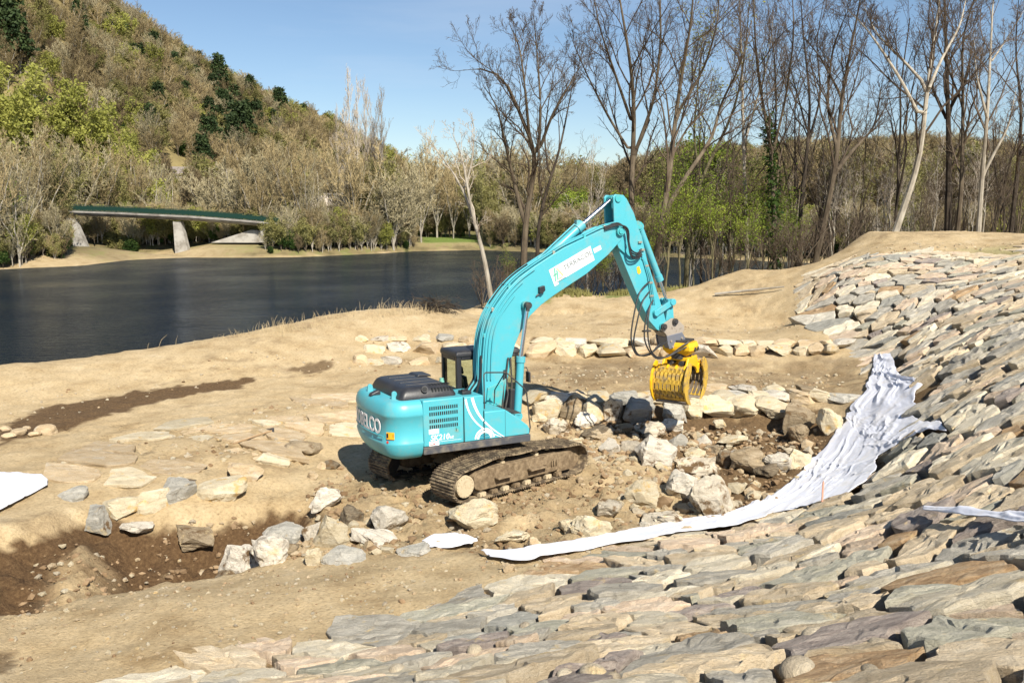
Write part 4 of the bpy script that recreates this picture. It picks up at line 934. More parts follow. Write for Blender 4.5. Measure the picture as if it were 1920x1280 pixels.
# warning decal and red dot on the rounded right corner
def corner_patch(a0, a1, z0, z1, proud=.004, n=5):
    R_ = .50; cxr, cyr = -2.30, S0+R_; g = []
    for a in np.linspace(a0, a1, n): g.append([(cxr+(R_+proud)*math.cos(math.radians(a))*1.05, cyr+(R_+proud)*math.sin(math.radians(a)), z) for z in (z0, z1)])
    V = [p for r in g for p in r]; F = [(2*i, 2*i+1, 2*i+3, 2*i+2) for i in range(n-1)]; return V, F
b = hm(); b.add(*corner_patch(-128, -150, 1.44, 1.60)); b.build('warning_decal', M['orange'], cw)
b = hm(); b.add(*corner_patch(-144, -149, 1.47, 1.57, .007)); b.add(*corner_patch(-130.5, -132, 1.49, 1.56, .007)); b.build('warning_mark', M['grille'], cw)
b = hm()
for a, z in ((-147, 1.375),):
    V = []; R_ = .50
    for k in range(14):
        t = k/14*2*PI; aa = a+math.cos(t)*3.6; V.append((-2.30+(R_+.006)*math.cos(math.radians(aa))*1.05, S0+R_+(R_+.006)*math.sin(math.radians(aa)), z+.033*math.sin(t)))
    b.add(V, [tuple(range(14))])
b.build('red_dot', M['red'], cw)
for x, y in ((-2.45, -.80), (-2.62, .42)):       # lifting eyes on top
    b = hm(); k = 14
    outl = [(x-.07, 2.25), (x-.06, 2.36)]+[(x+.06*math.cos(t), 2.37+.06*math.sin(t)) for t in np.linspace(PI, 0, 8)]+[(x+.06, 2.36), (x+.07, 2.25)]
    b.prism(outl, y-.025, y+.025); b.build('lifting_eye', M['teal'], cw, False, .006)
b = hm(); b.prism([(-2.80,2.24),(-2.76,2.30),(-2.60,2.36),(-2.55,2.34),(-2.55,2.26)], -.16, .02); b.box((-2.62,-.11,2.2),(-2.56,-.03,2.3)); b.build('rear_camera', M['black'], cw, False, .02)
# engine bay: right side panel with grilles
b = hm(); b.box((XR+.004, S0, 1.212), (-1.012, 1.34, 2.26)); b.build('engine_bay', M['teal'], EX, True, .03, 3)
b = hm(); b.box((-1.0, S0, 1.212), (-.515, -.30, 2.25)); sd = b.build('side_door', M['teal'], EX, True, .025, 3)
b = hm(); b.prism([(-.503,1.212),(-.503,1.86),(.03,1.86),(.30,1.68),(.62,1.43),(.67,1.34),(.67,1.212)], S0, -.45); fd = b.build('tank_box', M['teal'], EX, True, .025, 3)
b = hm(); b.box((-1.0, -.30, 1.212), (-.46, 1.34, 1.95)); b.box((-.46, -.45, 1.212), (.55, .3, 1.62)); b.build('deck', M['teal_worn'], EX, False, .02)
b = hm()
for r_ in ((2.03, 2.11), (1.90, 1.98), (1.74, 1.82), (1.61, 1.69)):
    b = hm()
    for k in range(14): x = -1.84+k*.050; b.box((x, S0-.004, r_[0]), (x+.030, S0+.03, r_[1]))
    b.build('vent_grille', M['grille'], EX)
for a_, c_ in (((-.507, S0-.003, 1.215), (-.499, S0+.05, 1.88)), ((.030, S0-.003, 1.215), (.036, S0+.05, 1.84)), ((-1.012, S0-.003, 1.215), (-1.0, S0+.05, 2.24))): b = hm(); b.box(a_, c_); b.build('panel_gap', M['grille'], EX)
b = hm(); b.box((-1.24, S0-.003, 1.47), (-1.10, S0, 1.60)); b.box((-1.225, S0-.005, 1.485), (-1.115, S0, 1.585)); b.cur = 1; b.box((-1.21, S0-.008, 1.50), (-1.195, S0, 1.57)); b.build('door_lock', [M['teal_worn'], M['grille']], EX)
side = lambda x0, z0: (lambda u, v, w_: (x0+u, S0-.003-w_, z0+v))
put_text('model_lettering', 'SK210', .175, M['white'], EX, side(-1.60, 1.395), .003, .12, 1.0); put_text('model_suffix', 'LC', .075, M['white'], EX, side(-1.315, 1.37), .003, .1)
b = hm(); b.box((-1.86, S0-.004, 1.49), (-1.62, S0-.001, 1.60)); b.box((-1.86, S0-.004, 1.225), (-1.62, S0-.001, 1.325)); b.build('paper_decal', M['white'], EX)
b = hm(); b.box((-1.84, S0-.006, 1.245), (-1.72, S0-.004, 1.262)); b.box((-1.76, S0-.006, 1.262), (-1.66, S0-.004, 1.272)); b.build('decal_print', M['red'], EX)
b = hm(); b.box((-1.60, S0-.004, 1.30), (-1.08, S0-.001, 1.306)); b.build('pin_stripe', M['white'], EX)
def ribbon(pts, w0, proud=.005, y=S0):
    pts = np.array(pts, float); t = np.gradient(pts, axis=0); t /= np.hypot(*t.T)[:, None]; nn = np.stack([-t[:, 1], t[:, 0]], 1); wd = np.interp(np.linspace(0, 1, len(pts)), np.linspace(0, 1, len(w0)), w0)[:, None]/2
    a = pts+nn*wd; c = pts-nn*wd; V = [(p[0], y-proud, p[1]) for p in a]+[(p[0], y-proud, p[1]) for p in c]; n = len(pts); return V, [(i, i+1, n+i+1, n+i) for i in range(n-1)]
def qb(p0, p1, p2, n=14): return [((1-t)**2*p0[0]+2*t*(1-t)*p1[0]+t*t*p2[0], (1-t)**2*p0[1]+2*t*(1-t)*p1[1]+t*t*p2[1]) for t in np.linspace(0, 1, n)]
b = hm(); b.add(*ribbon([(x, z) for x, z in qb((-.96,2.20),(-.90,1.75),(-.53,1.48))], [.05,.04,.03])); b.add(*ribbon(qb((-.49,1.46),(-.3,1.33),(-.08,1.23)), [.03,.02,.012]))
b.add(*ribbon(qb((-.80,2.22),(-.72,1.88),(-.52,1.66)), [.07,.06,.045], .0055)); b.add(*ribbon(qb((-.49,1.63),(-.3,1.42),(.0,1.225)), [.045,.03,.015])); b.build('swoosh_stripe', M['white'], EX)
b = hm(); cxw, czw = -.50, 1.235
for (a0, a1) in ((4, 88), (92, 176)): b.add(*ribbon([(cxw+.235*math.cos(math.radians(a)), czw+.235*math.sin(math.radians(a))) for a in np.linspace(a0, a1, 14)], [.035], .005)); b.add(*ribbon([(cxw+.17*math.cos(math.radians(a)), czw+.17*math.sin(math.radians(a))) for a in np.linspace(a0, a1, 14)], [.05], .0052))
b.build('globe_emblem', M['white'], EX)
b = hm()
for x0, x1, z0, z1 in ((-.60,-.515,1.30,1.34),(-.485,-.40,1.30,1.34),(-.62,-.515,1.235,1.28),(-.485,-.38,1.235,1.28)): b.box((x0, S0-.005, z0), (x1, S0-.001, z1))
b.build('emblem_window', simple('emblem_teal', (.02,.22,.30), .4), EX)
# black engine hood, slightly raised with rounded shoulders
def hood_ring(z, i): # plan outline
    x0, x1, y0, y1 = -2.42+i, -1.06-i, -1.12+i*.9, 1.0-i*.5; r = .12
    out = []
    for cx_, cy_, a0 in ((x1-r, y0+r, -90), (x1-r, y1-r, 0), (x0+r, y1-r, 90), (x0+r, y0+r, 180)):
        for a in np.linspace(a0, a0+90, 5): out.append((cx_+r*math.cos(math.radians(a)), cy_+r*math.sin(math.radians(a)), z))
    return out
b = hm(); b.loft([hood_ring(z, i) for z, i in ((2.235, 0), (2.30, .0), (2.40, .05), (2.47, .10), (2.505, .17), (2.52, .26))]); hd = b.build('engine_hood', M['black'], EX, True, 0, angle=60)
b = hm()
for y in (-.75, -.35, .05, .45): b.box((-2.15, y, 2.50), (-1.30, y+.05, 2.535))
b.prism([(-1.5,2.52),(-1.44,2.56),(-1.14,2.55),(-1.12,2.50)], .30, .88); b.build('hood_rib', M['black'], hd, False, .015)
b = hm()
for k in range(7): y = -.98+k*0; x = -1.66+k*.075; b.box((x, -1.085, 2.37), (x+.04, -1.03, 2.47))
for k in range(7): x = -1.66+k*.075; b.box((x, -.95, 2.50), (x+.04, -.80, 2.527))
b.build('hood_vent', M['grille'], hd)
b = hm(); b.cyl((-1.80, -.92, 2.42), (-1.84, -1.12, 2.47), .075, 18); b.cur = 1; b.cyl((-1.84, -1.10, 2.465), (-1.843, -1.125, 2.471), .055, 16); b.build('exhaust_pipe', [M['black'], M['grille']], hd, True)
b = hm(); b.box((-.93, -1.12, 2.25), (-.70, -.86, 2.33)); b.cyl((-.88,-1.05,2.33),(-.88,-1.05,2.37),.05,10); b.cyl((-.76,-.93,2.33),(-.76,-.93,2.36),.04,10); b.build('pump_cover', M['black'], EX, False, .02)
b = hm(); b.cyl((-1.0,-.05,2.0),(-1.0,-.05,2.5),.05,12); b.cyl((-1.0,-.05,2.36),(-1.0,-.05,2.44),.065,12); b.build('air_intake', simple('pale_green_filter',(.18,.42,.34),.5), EX, True)
# --- cab
cx0, cx1, cy0, cy1, cz0_, cz1_ = -.44, 1.28, .32, 1.34, 1.22, 3.0
b = hm()
def post(x, y, w_=.10, z0=cz0_, z1=cz1_-.08, d=.10): b.box((x, y, z0), (x+w_, y+d, z1))
post(cx0, cy0, .13, d=.12); post(cx0, cy1-.12, .13, d=.12); post(cx1-.09, cy0, .09); post(cx1-.09, cy1-.1, .09); post(.42, cy0, .09, d=.05); post(.42, cy1-.06, .09, d=.06)
b.box((cx0, cy0+.12, cz0_), (cx0+.08, cy1-.12, 2.12)); b.box((cx0, cy0+.12, 2.80), (cx0+.08, cy1-.12, cz1_-.08))
b.box((cx0+.13, cy0, cz0_), (cx1-.09, cy0+.05, 1.98)); b.box((cx0+.13, cy0, 2.82), (cx1-.09, cy0+.05, cz1_-.08)); b.box((cx0+.13, cy1-.05, cz0_), (cx1-.09, cy1, 1.9)); b.box((cx0+.13, cy1-.05, 2.80), (cx1-.09, cy1, cz1_-.08)); b.box((cx1-.06, cy0+.1, cz0_), (cx1, cy1-.1, 1.5)); b.box((cx1-.06, cy0+.1, 2.8), (cx1, cy1-.1, cz1_-.08))
b.box((cx0+.08, cy0+.05, cz0_), (cx1-.06, cy1-.05, cz0_+.08))
cab = b.build('cab', M['black'], EX, False, .03, 3)
b = hm(); b.loft([[(x, y, z) for x, y in ((cx0-.02+i, cy0-.02+i), (cx1+.02-i, cy0-.02+i), (cx1+.02-i, cy1+.02-i), (cx0-.02+i, cy1+.02-i))] for z, i in ((2.90,.0),(2.99,.0),(3.04,.05),(3.06,.14))]); b.box((.45,.42,3.05),(1.15,1.22,3.10)); b.build('roof', M['black'], cab, True, .03, 3, angle=50)
for nm, a, c in (('window', (cx0+.03, cy0+.12, 2.12), (cx0+.045, cy1-.12, 2.80)), ('window', (cx0+.13, cy0+.02, 1.98), (.42, cy0+.035, 2.82)), ('window', (.51, cy0+.02, 1.98), (cx1-.09, cy0+.035, 2.82)), ('window', (cx0+.13, cy1-.03, 1.9), (.42, cy1-.015, 2.80)), ('window', (.51, cy1-.03, 1.9), (cx1-.09, cy1-.015, 2.80)), ('window', (cx1-.04, cy0+.1, 1.5), (cx1-.025, cy1-.1, 2.8))):
    b = hm(); b.box(a, c); b.build(nm, M['glass'], cab)
b = hm(); b.box((.0,.60,1.6),(.5,1.08,1.75)); b.prism([(-.08,1.7),(-.16,2.35),(-.04,2.38),(.06,1.75)], .62, 1.06); b.prism([(-.17,2.40),(-.18,2.60),(-.10,2.61),(-.07,2.42)], .72, .96); b.box((.1,.5,1.75),(.45,.57,1.92)); b.box((.1,1.1,1.75),(.45,1.17,1.92)); b.build('seat', M['black'], cab, False, .03)
b = hm(); b.tube([(1.0,.83,1.3),(.9,.83,1.9)], .03); b.box((.75,.68,1.9),(.95,.98,1.94)); b.build('control_column', M['black'], cab)
b = hm(); b.tube([(1.2,.28,2.55),(1.35,.05,2.55),(1.35,-.02,2.45)], .015, 6); b.box((1.32,-.12,2.2),(1.37,.05,2.46)); b.build('mirror', M['black'], cab, False, .01)
# --- handrail on the tank box
b = hm(); b.tube([(-.43,-1.22,1.9),(-.43,-1.22,2.70),(-.38,-1.22,2.74),(.14,-1.22,2.70),(.58,-1.26,2.30),(.64,-1.28,2.18),(.70,-1.33,1.36),(.66,-1.34,1.24)], .017, 8); b.tube([(.14,-.55,1.85),(.14,-.60,2.2),(.10,-1.22,2.69)], .015, 6); b.build('handrail', M['dark'], EX, True)
b = hm(); b.box((.33,-1.22,1.70),(.52,-.55,1.715)); b.build('step_plate', M['dark'], EX)
# --- boom
BO = [(.0,1.72),(.14,1.56),(.32,1.56),(.45,1.68),(.53,1.89),(.63,2.2),(.79,2.9),(.88,3.20),(1.0,3.45),(1.3,3.88),(1.62,4.14),(2.0,4.37),(2.94,4.87),(3.58,5.33),(3.98,5.70),(4.06,5.86),(4.02,6.0),(3.88,6.08),(3.41,5.98),(2.31,5.55),(1.95,5.37),(1.4,5.07),(1.0,4.82),(.69,4.55),(.37,4.17),(.18,3.85),(.05,3.44),(-.01,2.9),(-.03,2.4)]
b = hm(); b.prism(BO, -.25, .25); bm_ = b.build('boom', M['teal'], EX, True, .012, 2)
b = hm(); b.prism([(.04,1.75),(.30,1.5),(.52,1.8),(.62,2.4),(.40,2.3),(.1,2.2)], -.31, .31); b.cyl((.22,-.38,1.72),(.22,.38,1.72),.11,20); b.build('boom_foot', M['teal_worn'], bm_, True, .01)
b = hm(); b.cyl((3.92,-.33,5.93),(3.92,.33,5.93),.11,20); b.cyl((3.92,-.36,5.93),(3.92,-.32,5.93),.07,14); b.cyl((1.14,-.36,4.16),(1.14,.36,4.16),.10,18); b.cyl((1.50,-.22,4.99),(1.50,.22,4.99),.09,18); b.build('pin_boss', M['teal_worn'], bm_, True)
b = hm(); b.prism([(1.30,4.98),(1.42,5.10),(1.50,5.12),(1.60,5.06),(1.75,5.2),(1.2,4.9)], -.15, -.10); b.prism([(1.30,4.98),(1.42,5.10),(1.50,5.12),(1.60,5.06),(1.75,5.2),(1.2,4.9)], .10, .15); b.build('cylinder_bracket', M['teal'], bm_)
# company sign
y_ = -.25; b = hm()
SG = [(1.85,4.98),(3.06,5.58),(3.19,5.22),(2.02,4.59)]
b.add([(x, y_-.006, z) for x, z in [(1.83,4.99),(3.04,5.57),(3.17,5.21),(2.10,4.69),(2.12,4.64),(2.0,4.58)]], [(0,1,2,3,4,5)]); b.add([(x, y_-.006, z) for x, z in [(3.12,5.49),(3.34,5.585),(3.38,5.48),(3.16,5.38)]], [(0,1,2,3)]); sg = b.build('sign', M['offwhite'], bm_)
th = math.atan2(.58, 1.21); ct, st_ = math.cos(th), math.sin(th)
def onsign(cx_, cz_, pr=.009): return lambda u, v, w_: (cx_+u*ct-v*st_, y_-pr-w_*.5, cz_+u*st_+v*ct)
put_text('sign_lettering', 'TERRACOL', .165, M['lettergrey'], sg, onsign(2.67, 5.215), .001, 0, 1.12)
f_ = onsign(2.06, 4.90); b = hm()
for quad in ([(-.14,-.16),(-.10,-.16),(.02,.15),(-.02,.16)],[(-.06,-.16),(-.02,-.16),(.05,.04),(.02,.10)],[(-.12,-.02),(.0,-.02),(.0,.01),(-.12,.01)]): b.add([f_(u, v, 0) for u, v in quad], [(0,1,2,3)])
b.build('logo', M['leafgreen'], sg)
b = hm(); b.add([f_(u, v, 0) for u, v in [(.03,.14),(.06,.13),(.16,-.12),(.12,-.14)]], [(0,1,2,3)]); b.add([f_(u, v, 0) for u, v in [(.0,-.16),(.10,-.16),(.10,-.13),(.0,-.13)]], [(0,1,2,3)]); b.build('logo_accent', M['logoyellow'], sg)
b = hm(); b.add([f_(u, v, 0) for u, v in [(-.10,-.19),(.20,-.19),(.20,-.205),(-.10,-.205)]], [(0,1,2,3)]); b.build('sign_subline', M['lettergrey'], sg)
b = hm(); b.prism([(1.52,4.44),(1.52,4.58),(1.66,4.62),(1.68,4.50),(1.60,4.42)], -.36, -.25); b.tube([(1.58,-.30,4.45),(1.45,-.29,4.36)], .02, 6); b.build('work_lamp', M['black'], bm_, False, .01)
# boom cylinders
for y in (-.44, .44):
    b = hm(); b.tube([(.82,y,1.50),(.93,y,2.86)], .095, 18); b.cyl((.925,y,2.78),(.935,y,2.92), .115, 18); b.cyl((.82,y-.07,1.46),(.82,y+.07,1.46), .11, 16); c = b.build('boom_cylinder', M['teal'], EX, True)
    b = hm(); b.tube([(.93,y,2.90),(1.12,y,4.10)], .048, 14); b.build('rod', M['chrome'], c, True)
    b = hm(); b.cyl((1.14,y-.06,4.16),(1.14,y+.06,4.16), .085, 16); b.tube([(1.12,y,4.02),(1.14,y,4.16)], .06, 12); b.build('rod_eye', M['dark'], c, True)
# arm cylinder on top of the boom
A0, A1, A2 = Vector((1.52,0,4.99)), Vector((2.93,0,6.09)), Vector((3.87,0,6.77)); dr = (A1-A0).normalized()
b = hm(); b.tube([A0-dr*.02, A1], .105, 20); b.tube([A1-dr*.16, A1+dr*.04], .13, 20); b.cyl((1.50,-.1,4.98),(1.50,.1,4.98), .12, 16); up_ = Vector((-dr.z,0,dr.x)); b.tube([A0+dr*.3+up_*.14, A1-dr*.14+up_*.15], .02, 8); b.box((2.76,-.06,6.08),(2.86,.06,6.22)); ac = b.build('arm_cylinder', M['teal'], EX, True)
b = hm(); b.tube([A1, A2], .055, 14); b.build('rod', M['chrome'], ac, True)
b = hm(); b.cyl((3.87,-.09,6.76),(3.87,.09,6.76), .10, 16); b.build('rod_eye', M['teal_worn'], ac, True)
# --- arm
AO = [(3.80,6.86),(4.10,6.84),(4.20,6.76),(4.43,6.39),(4.60,5.95),(4.68,5.80),(4.87,5.14),(5.10,4.55),(5.28,4.10),(5.42,3.74),(5.50,3.50),(5.46,3.34),(5.33,3.27),(5.20,3.30),(4.95,3.55),(4.55,4.25),(4.20,4.95),(3.90,5.55),(3.80,5.74),(3.82,6.02),(3.74,6.3),(3.74,6.72)]
AB = [(3.98,6.86),(4.10,6.84),(4.20,6.76),(4.43,6.39),(4.60,5.95),(4.68,5.80),(4.87,5.14),(5.10,4.55),(5.28,4.10),(5.42,3.74),(5.50,3.50),(5.46,3.34),(5.33,3.27),(5.20,3.30),(4.95,3.55),(4.55,4.25),(4.20,4.95),(3.98,5.40),(4.0,5.72),(4.1,6.0)]
b = hm(); b.prism(AB, -.175, .175); arm = b.build('arm', M['teal'], EX, True, .010, 2)
b = hm()
for y0, y1 in ((-.235,-.178),(.178,.235)): b.prism([(3.74,6.80),(3.80,6.87),(4.06,6.85),(4.16,6.74),(4.10,6.2),(4.28,5.85),(4.12,5.35),(3.92,5.50),(3.78,5.78),(3.78,6.1)], y0, y1)
b.build('arm_bracket', M['teal'], arm, False, .01)
b = hm(); b.cyl((3.88,-.27,6.76),(3.88,.27,6.76), .09, 16); b.cyl((4.62,-.16,6.08),(4.62,.16,6.08),.10,16); b.prism([(4.5,6.2),(4.62,6.2),(4.76,6.08),(4.72,5.95),(4.56,5.9)], -.12, .12); b.cyl((5.36,-.22,3.38),(5.36,.22,3.38), .10, 16); b.cyl((5.13,-.21,3.76),(5.13,.21,3.76), .09, 16); b.build('pin_boss', M['teal_worn'], arm, True)
b = hm(); b.add([(x, -.181, z) for x, z in [(4.52,4.99),(4.60,5.02),(4.66,4.86),(4.60,4.80),(4.54,4.84)]], [(0,1,2,3,4)]); b.build('yellow_decal', M['orange'], arm)
# bucket cylinder on the front of the arm
B0, B1, B2 = Vector((4.72,0,6.05)), Vector((5.40,0,4.62)), Vector((5.64,0,4.02))
b = hm(); b.tube([B0, B1], .09, 18); dr = (B1-B0).normalized(); b.tube([B1-dr*.14, B1+dr*.02], .11, 18); b.cyl((4.70,-.1,6.05),(4.70,.1,6.05), .10, 14); bc = b.build('bucket_cylinder', M['teal'], EX, True)
b = hm(); b.tube([B1, B2], .042, 12); b.build('rod', M['chrome'], bc, True)
for y in (-.24, .20): b = hm(); b.prism([(5.09,3.70),(5.17,3.68),(5.70,3.96),(5.73,4.06),(5.64,4.10),(5.10,3.82)], y, y+.045); b.cyl((5.67,y-.03,4.03),(5.67,y+.07,4.03), .09, 14); b.cyl((5.13,y-.03,3.76),(5.13,y+.07,3.76), .085, 14); b.build('link_arm', M['teal'], EX, True, .006)
b = hm(); b.prism([(5.60,4.10),(5.74,4.10),(5.80,3.50),(5.66,3.44),(5.52,3.50)], -.13, .13); b.build('h_link', M['teal'], EX, False, .01)
# quick coupler and adapter
b = hm()
for y0, y1 in ((-.24,-.18),(.18,.24)): b.prism([(5.30,3.44),(5.42,3.48),(5.66,3.60),(5.88,3.52),(6.06,3.36),(6.06,3.24),(5.98,3.16),(5.50,3.10),(5.40,3.22),(5.28,3.30)], y0, y1)
b.prism([(5.42,3.22),(5.98,3.24),(5.96,3.14),(5.5,3.08)], -.18, .18); b.build('coupler', M['steel'], EX, False, .01)
b = hm()
for x, z in ((5.36, 3.38), (5.73, 3.50)): b.cyl((x,-.30,z),(x,.30,z), .085, 18); b.cyl((x,-.33,z),(x,-.30,z), .05, 12)
b.build('coupler_pin', M['dark'], EX, True)
b = hm()
for y0, y1 in ((-.26,-.22),(.22,.26)): b.prism([(5.46,3.12),(5.98,3.20),(6.08,3.05),(6.10,2.88),(5.56,2.76),(5.50,2.9)], y0, y1)
b.prism([(5.48,3.08),(6.0,3.12),(6.06,2.88),(5.56,2.78)], -.2, .2); b.build('adapter_plate', M['plate'], EX, False, .01)
b = hm()
for x, z in ((5.60,2.98),(5.96,3.04),(5.66,2.82),(5.98,2.88)): b.cyl((x,-.285,z),(x,-.255,z),.03,8)
b.build('adapter_bolt', M['steel'], EX)
# --- sorting grab in its own frame: w = width axis, o = opening axis
GC = np.array([4.62, 23.08]); gw_, go_ = np.array([.86, -.51]), np.array([.51, .86])
def XG(V):
    V = np.asarray(V, float); return np.stack([GC[0]-MX+V[:, 0]*gw_[0]+V[:, 1]*go_[0], GC[1]-MY+V[:, 0]*gw_[1]+V[:, 1]*go_[1], V[:, 2]], 1)
def gm(): return MB(XG)
b = gm(); b.loft([[(w_*s, o_*s2, z) for w_, o_ in ((-.38,-.36),(.38,-.36),(.44,-.2),(.44,.2),(.38,.36),(-.38,.36),(-.44,.2),(-.44,-.2))] for z, s, s2 in ((2.90,.9,.9),(2.80,1,1),(2.70,1,1),(2.60,.8,.8),(2.54,.6,.6))]); rot = b.build('rotator_head', M['yellow'], EX, False, .015)
b = gm(); b.box((-.28,-.30,2.86),(.28,.30,2.96)); b.cyl((0,0,2.45),(0,0,2.62),.30,24); b.cyl((.40,-.1,2.72),(.47,-.1,2.72),.06,10); b.cyl((.40,.12,2.72),(.47,.12,2.72),.05,10); b.build('slew_ring', M['dark'], rot, True)
b = gm()
for w0, w1 in ((-.36,-.30),(.30,.36)): b.prism([(-.34,2.50),(.34,2.50),(.52,2.22),(.62,2.08),(.50,1.96),(.30,2.16),(0,2.26),(-.30,2.16),(-.50,1.96),(-.62,2.08),(-.52,2.22)], w0, w1, 'x')
b.box((-.30,-.25,2.40),(.30,.25,2.50)); b.box((-.30,-.06,2.2),(.30,.06,2.42)); fr_ = b.build('grab_frame', M['yellow'], EX, False, .012)
b = gm()
for w_ in (-.16, .16): b.cyl((w_,-.38,2.34),(w_,.38,2.34),.07,12)
b.cyl((-.40,-.55,2.06),(.40,-.55,2.06),.065,14); b.cyl((-.40,.55,2.06),(.40,.55,2.06),.065,14); b.build('grab_ram', M['dark'], fr_, True)
def shell(sg, lab):
    """one slatted jaw; sg=-1 the near jaw, +1 the far jaw. profile in (o,z)"""
    prof = [(.50,2.30),(.66,2.27),(.80,2.10),(.88,1.88),(.86,1.68),(.78,1.52),(.66,1.40),(.50,1.33)]
    inn = [(.53,1.37),(.65,1.44),(.75,1.57),(.82,1.72),(.835,1.88),(.76,2.07),(.65,2.20),(.52,2.24)]
    P = [(sg*o_, z) for o_, z in prof+inn]
    b = gm()
    # the plate above and the cutting plate below, with slotted belt between
    ncut = 8; W0, W1 = -.45, .45; st = (W1-W0)/ncut
    for k in range(ncut+1):
        c = W0+k*st; b.prism(P, max(c-.038, W0), min(c+.038, W1), 'x')
    for i0, i1 in ((0, 1.7), (2.6, 3.15), (4.1, 4.7), (5.6, 7.0)):
        def pt(L_, t): i = min(int(t), len(L_)-2); f = t-i; return (L_[i][0]*(1-f)+L_[i+1][0]*f, L_[i][1]*(1-f)+L_[i+1][1]*f)
        inr = inn[::-1]; a = [pt(prof, t) for t in np.linspace(i0, i1, 4)]; c = [pt(inr, t) for t in np.linspace(i0, i1, 4)]
        b.prism([(sg*o_, z) for o_, z in a+c[::-1]], W0+.001, W1-.001, 'x')
    sh = b.build('grab_jaw', M['grab'], EX); tag(sh, lab)
    side_ = [(.48,2.38),(.60,2.43),(.76,2.34),(.92,2.15),(1.0,1.92),(.98,1.68),(.86,1.47),(.68,1.32),(.42,1.25),(.55,1.42),(.66,1.58),(.68,1.80),(.62,2.0),(.48,2.2)]
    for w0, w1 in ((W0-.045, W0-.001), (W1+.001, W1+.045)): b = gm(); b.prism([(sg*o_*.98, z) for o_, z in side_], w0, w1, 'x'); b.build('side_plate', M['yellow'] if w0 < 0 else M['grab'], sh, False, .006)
    b = gm(); li = [(.55,1.40),(.655,1.465),(.735,1.58),(.80,1.73),(.815,1.88),(.745,2.05),(.645,2.17),(.52,2.21)]
    for k in range(ncut+1): c = W0+k*st; b.prism([(sg*o_, z) for o_, z in inn+li[::-1]], max(c-.039, W0+.002), min(c+.039, W1-.002), 'x')
    b.build('jaw_inner_layer', M['grabin'], sh)  # darker slatted layer along the inside of the jaw
    b = gm(); b.box((W0, min(sg*.40, sg*.58), 1.27), (W1, max(sg*.40, sg*.58), 1.31)); b.build('cutting_edge', M['steel'], sh, False, .004)
    b = gm()
    for k in range(4): w_ = -.36+k*.24; b.prism([(sg*.40,2.0),(sg*.62,2.02),(sg*.70,2.26),(sg*.58,2.34),(sg*.44,2.2)], w_-.025, w_+.025, 'x')
    b.build('jaw_lug', M['yellow'], sh)
shell(-1, 'near slatted jaw of the yellow grab'); shell(1, 'far slatted jaw of the yellow grab')
# --- hydraulic lines and hoses
def pipe(name, pts, r, mat, n=7):
    b = hm(); P = [Vector(p) for p in pts]; Q = []
    for i in range(len(P)-1):      # Catmull-Rom smoothing
        p0, p1, p2, p3 = P[max(i-1, 0)], P[i], P[i+1], P[min(i+2, len(P)-1)]
        for t in np.linspace(0, 1, 6, endpoint=False): Q.append(.5*((2*p1)+(-p0+p2)*t+(2*p0-5*p1+4*p2-p3)*t*t+(-p0+3*p1-3*p2+p3)*t**3))
    Q.append(P[-1]); b.tube(Q, r, n); return b.build(name, mat, EX if isinstance(name, str) and name in ('loop_hose',) else bm_, True)
top = [(-.03,2.4),(-.01,2.9),(.05,3.44),(.18,3.85),(.37,4.17),(.69,4.55),(1.0,4.82),(1.4,5.07)]
top2 = top+[(1.95,5.37),(2.31,5.55),(3.0,5.82),(3.41,5.98),(3.8,6.06)]
def off_line(line, d, y):
    L_ = np.array(line); t = np.gradient(L_, axis=0); t /= np.hypot(*t.T)[:, None]; nn = np.stack([-t[:, 1], t[:, 0]], 1); q = L_+nn*d; return [(a, y, c) for a, c in q]
for y, d, mt, ln in ((-.20,.045,'teal',top2),(-.13,.05,'teal',top2),(-.06,.055,'teal',top2),(.05,.05,'teal',top2),(.14,.05,'teal',top2),(-.225,.10,'teal',top2)):
    pipe('hydraulic_pipe', off_line(ln, d, y), .020 if d < .09 else .016, M[mt])
for y, d, ln in ((-.285,-.05,top),(-.285,-.13,top[:7]),(-.29,-.22,top[:6])):
    pipe('hydraulic_pipe', off_line(ln, d, y), .018, M['teal'])
for y, d in ((-.17,.075),(.02,.08)): pipe('rubber_hose', off_line(top[4:]+[(1.4,5.1)], d, y), .016, M['rubber'])
pipe('rubber_hose', [(-.28,-.30,1.75),(-.22,-.33,2.1),(-.10,-.31,2.5),(-.06,-.28,3.0)], .024, M['rubber'])
for i, y in enumerate((-.20,-.10,0,.1)): pipe('rubber_hose', [(-.35-.03*i,y,1.75),(-.30,y,2.1),(-.12,y,2.35),(-.06,y,2.6)], .024, M['rubber'] if i % 2 else M['teal'])
for k, (sx, sz) in enumerate(((.30,4.03),(.07,3.42),(.0,2.8),(.75,4.58),(2.0,5.36),(2.9,5.75),(3.5,5.98))):
    b = hm(); b.box((sx-.04,-.24,sz+.0),(sx+.03,.2,sz+.10)); b.build('pipe_clamp', M['teal_worn'] if k % 2 else M['brass'], bm_, False, .008)
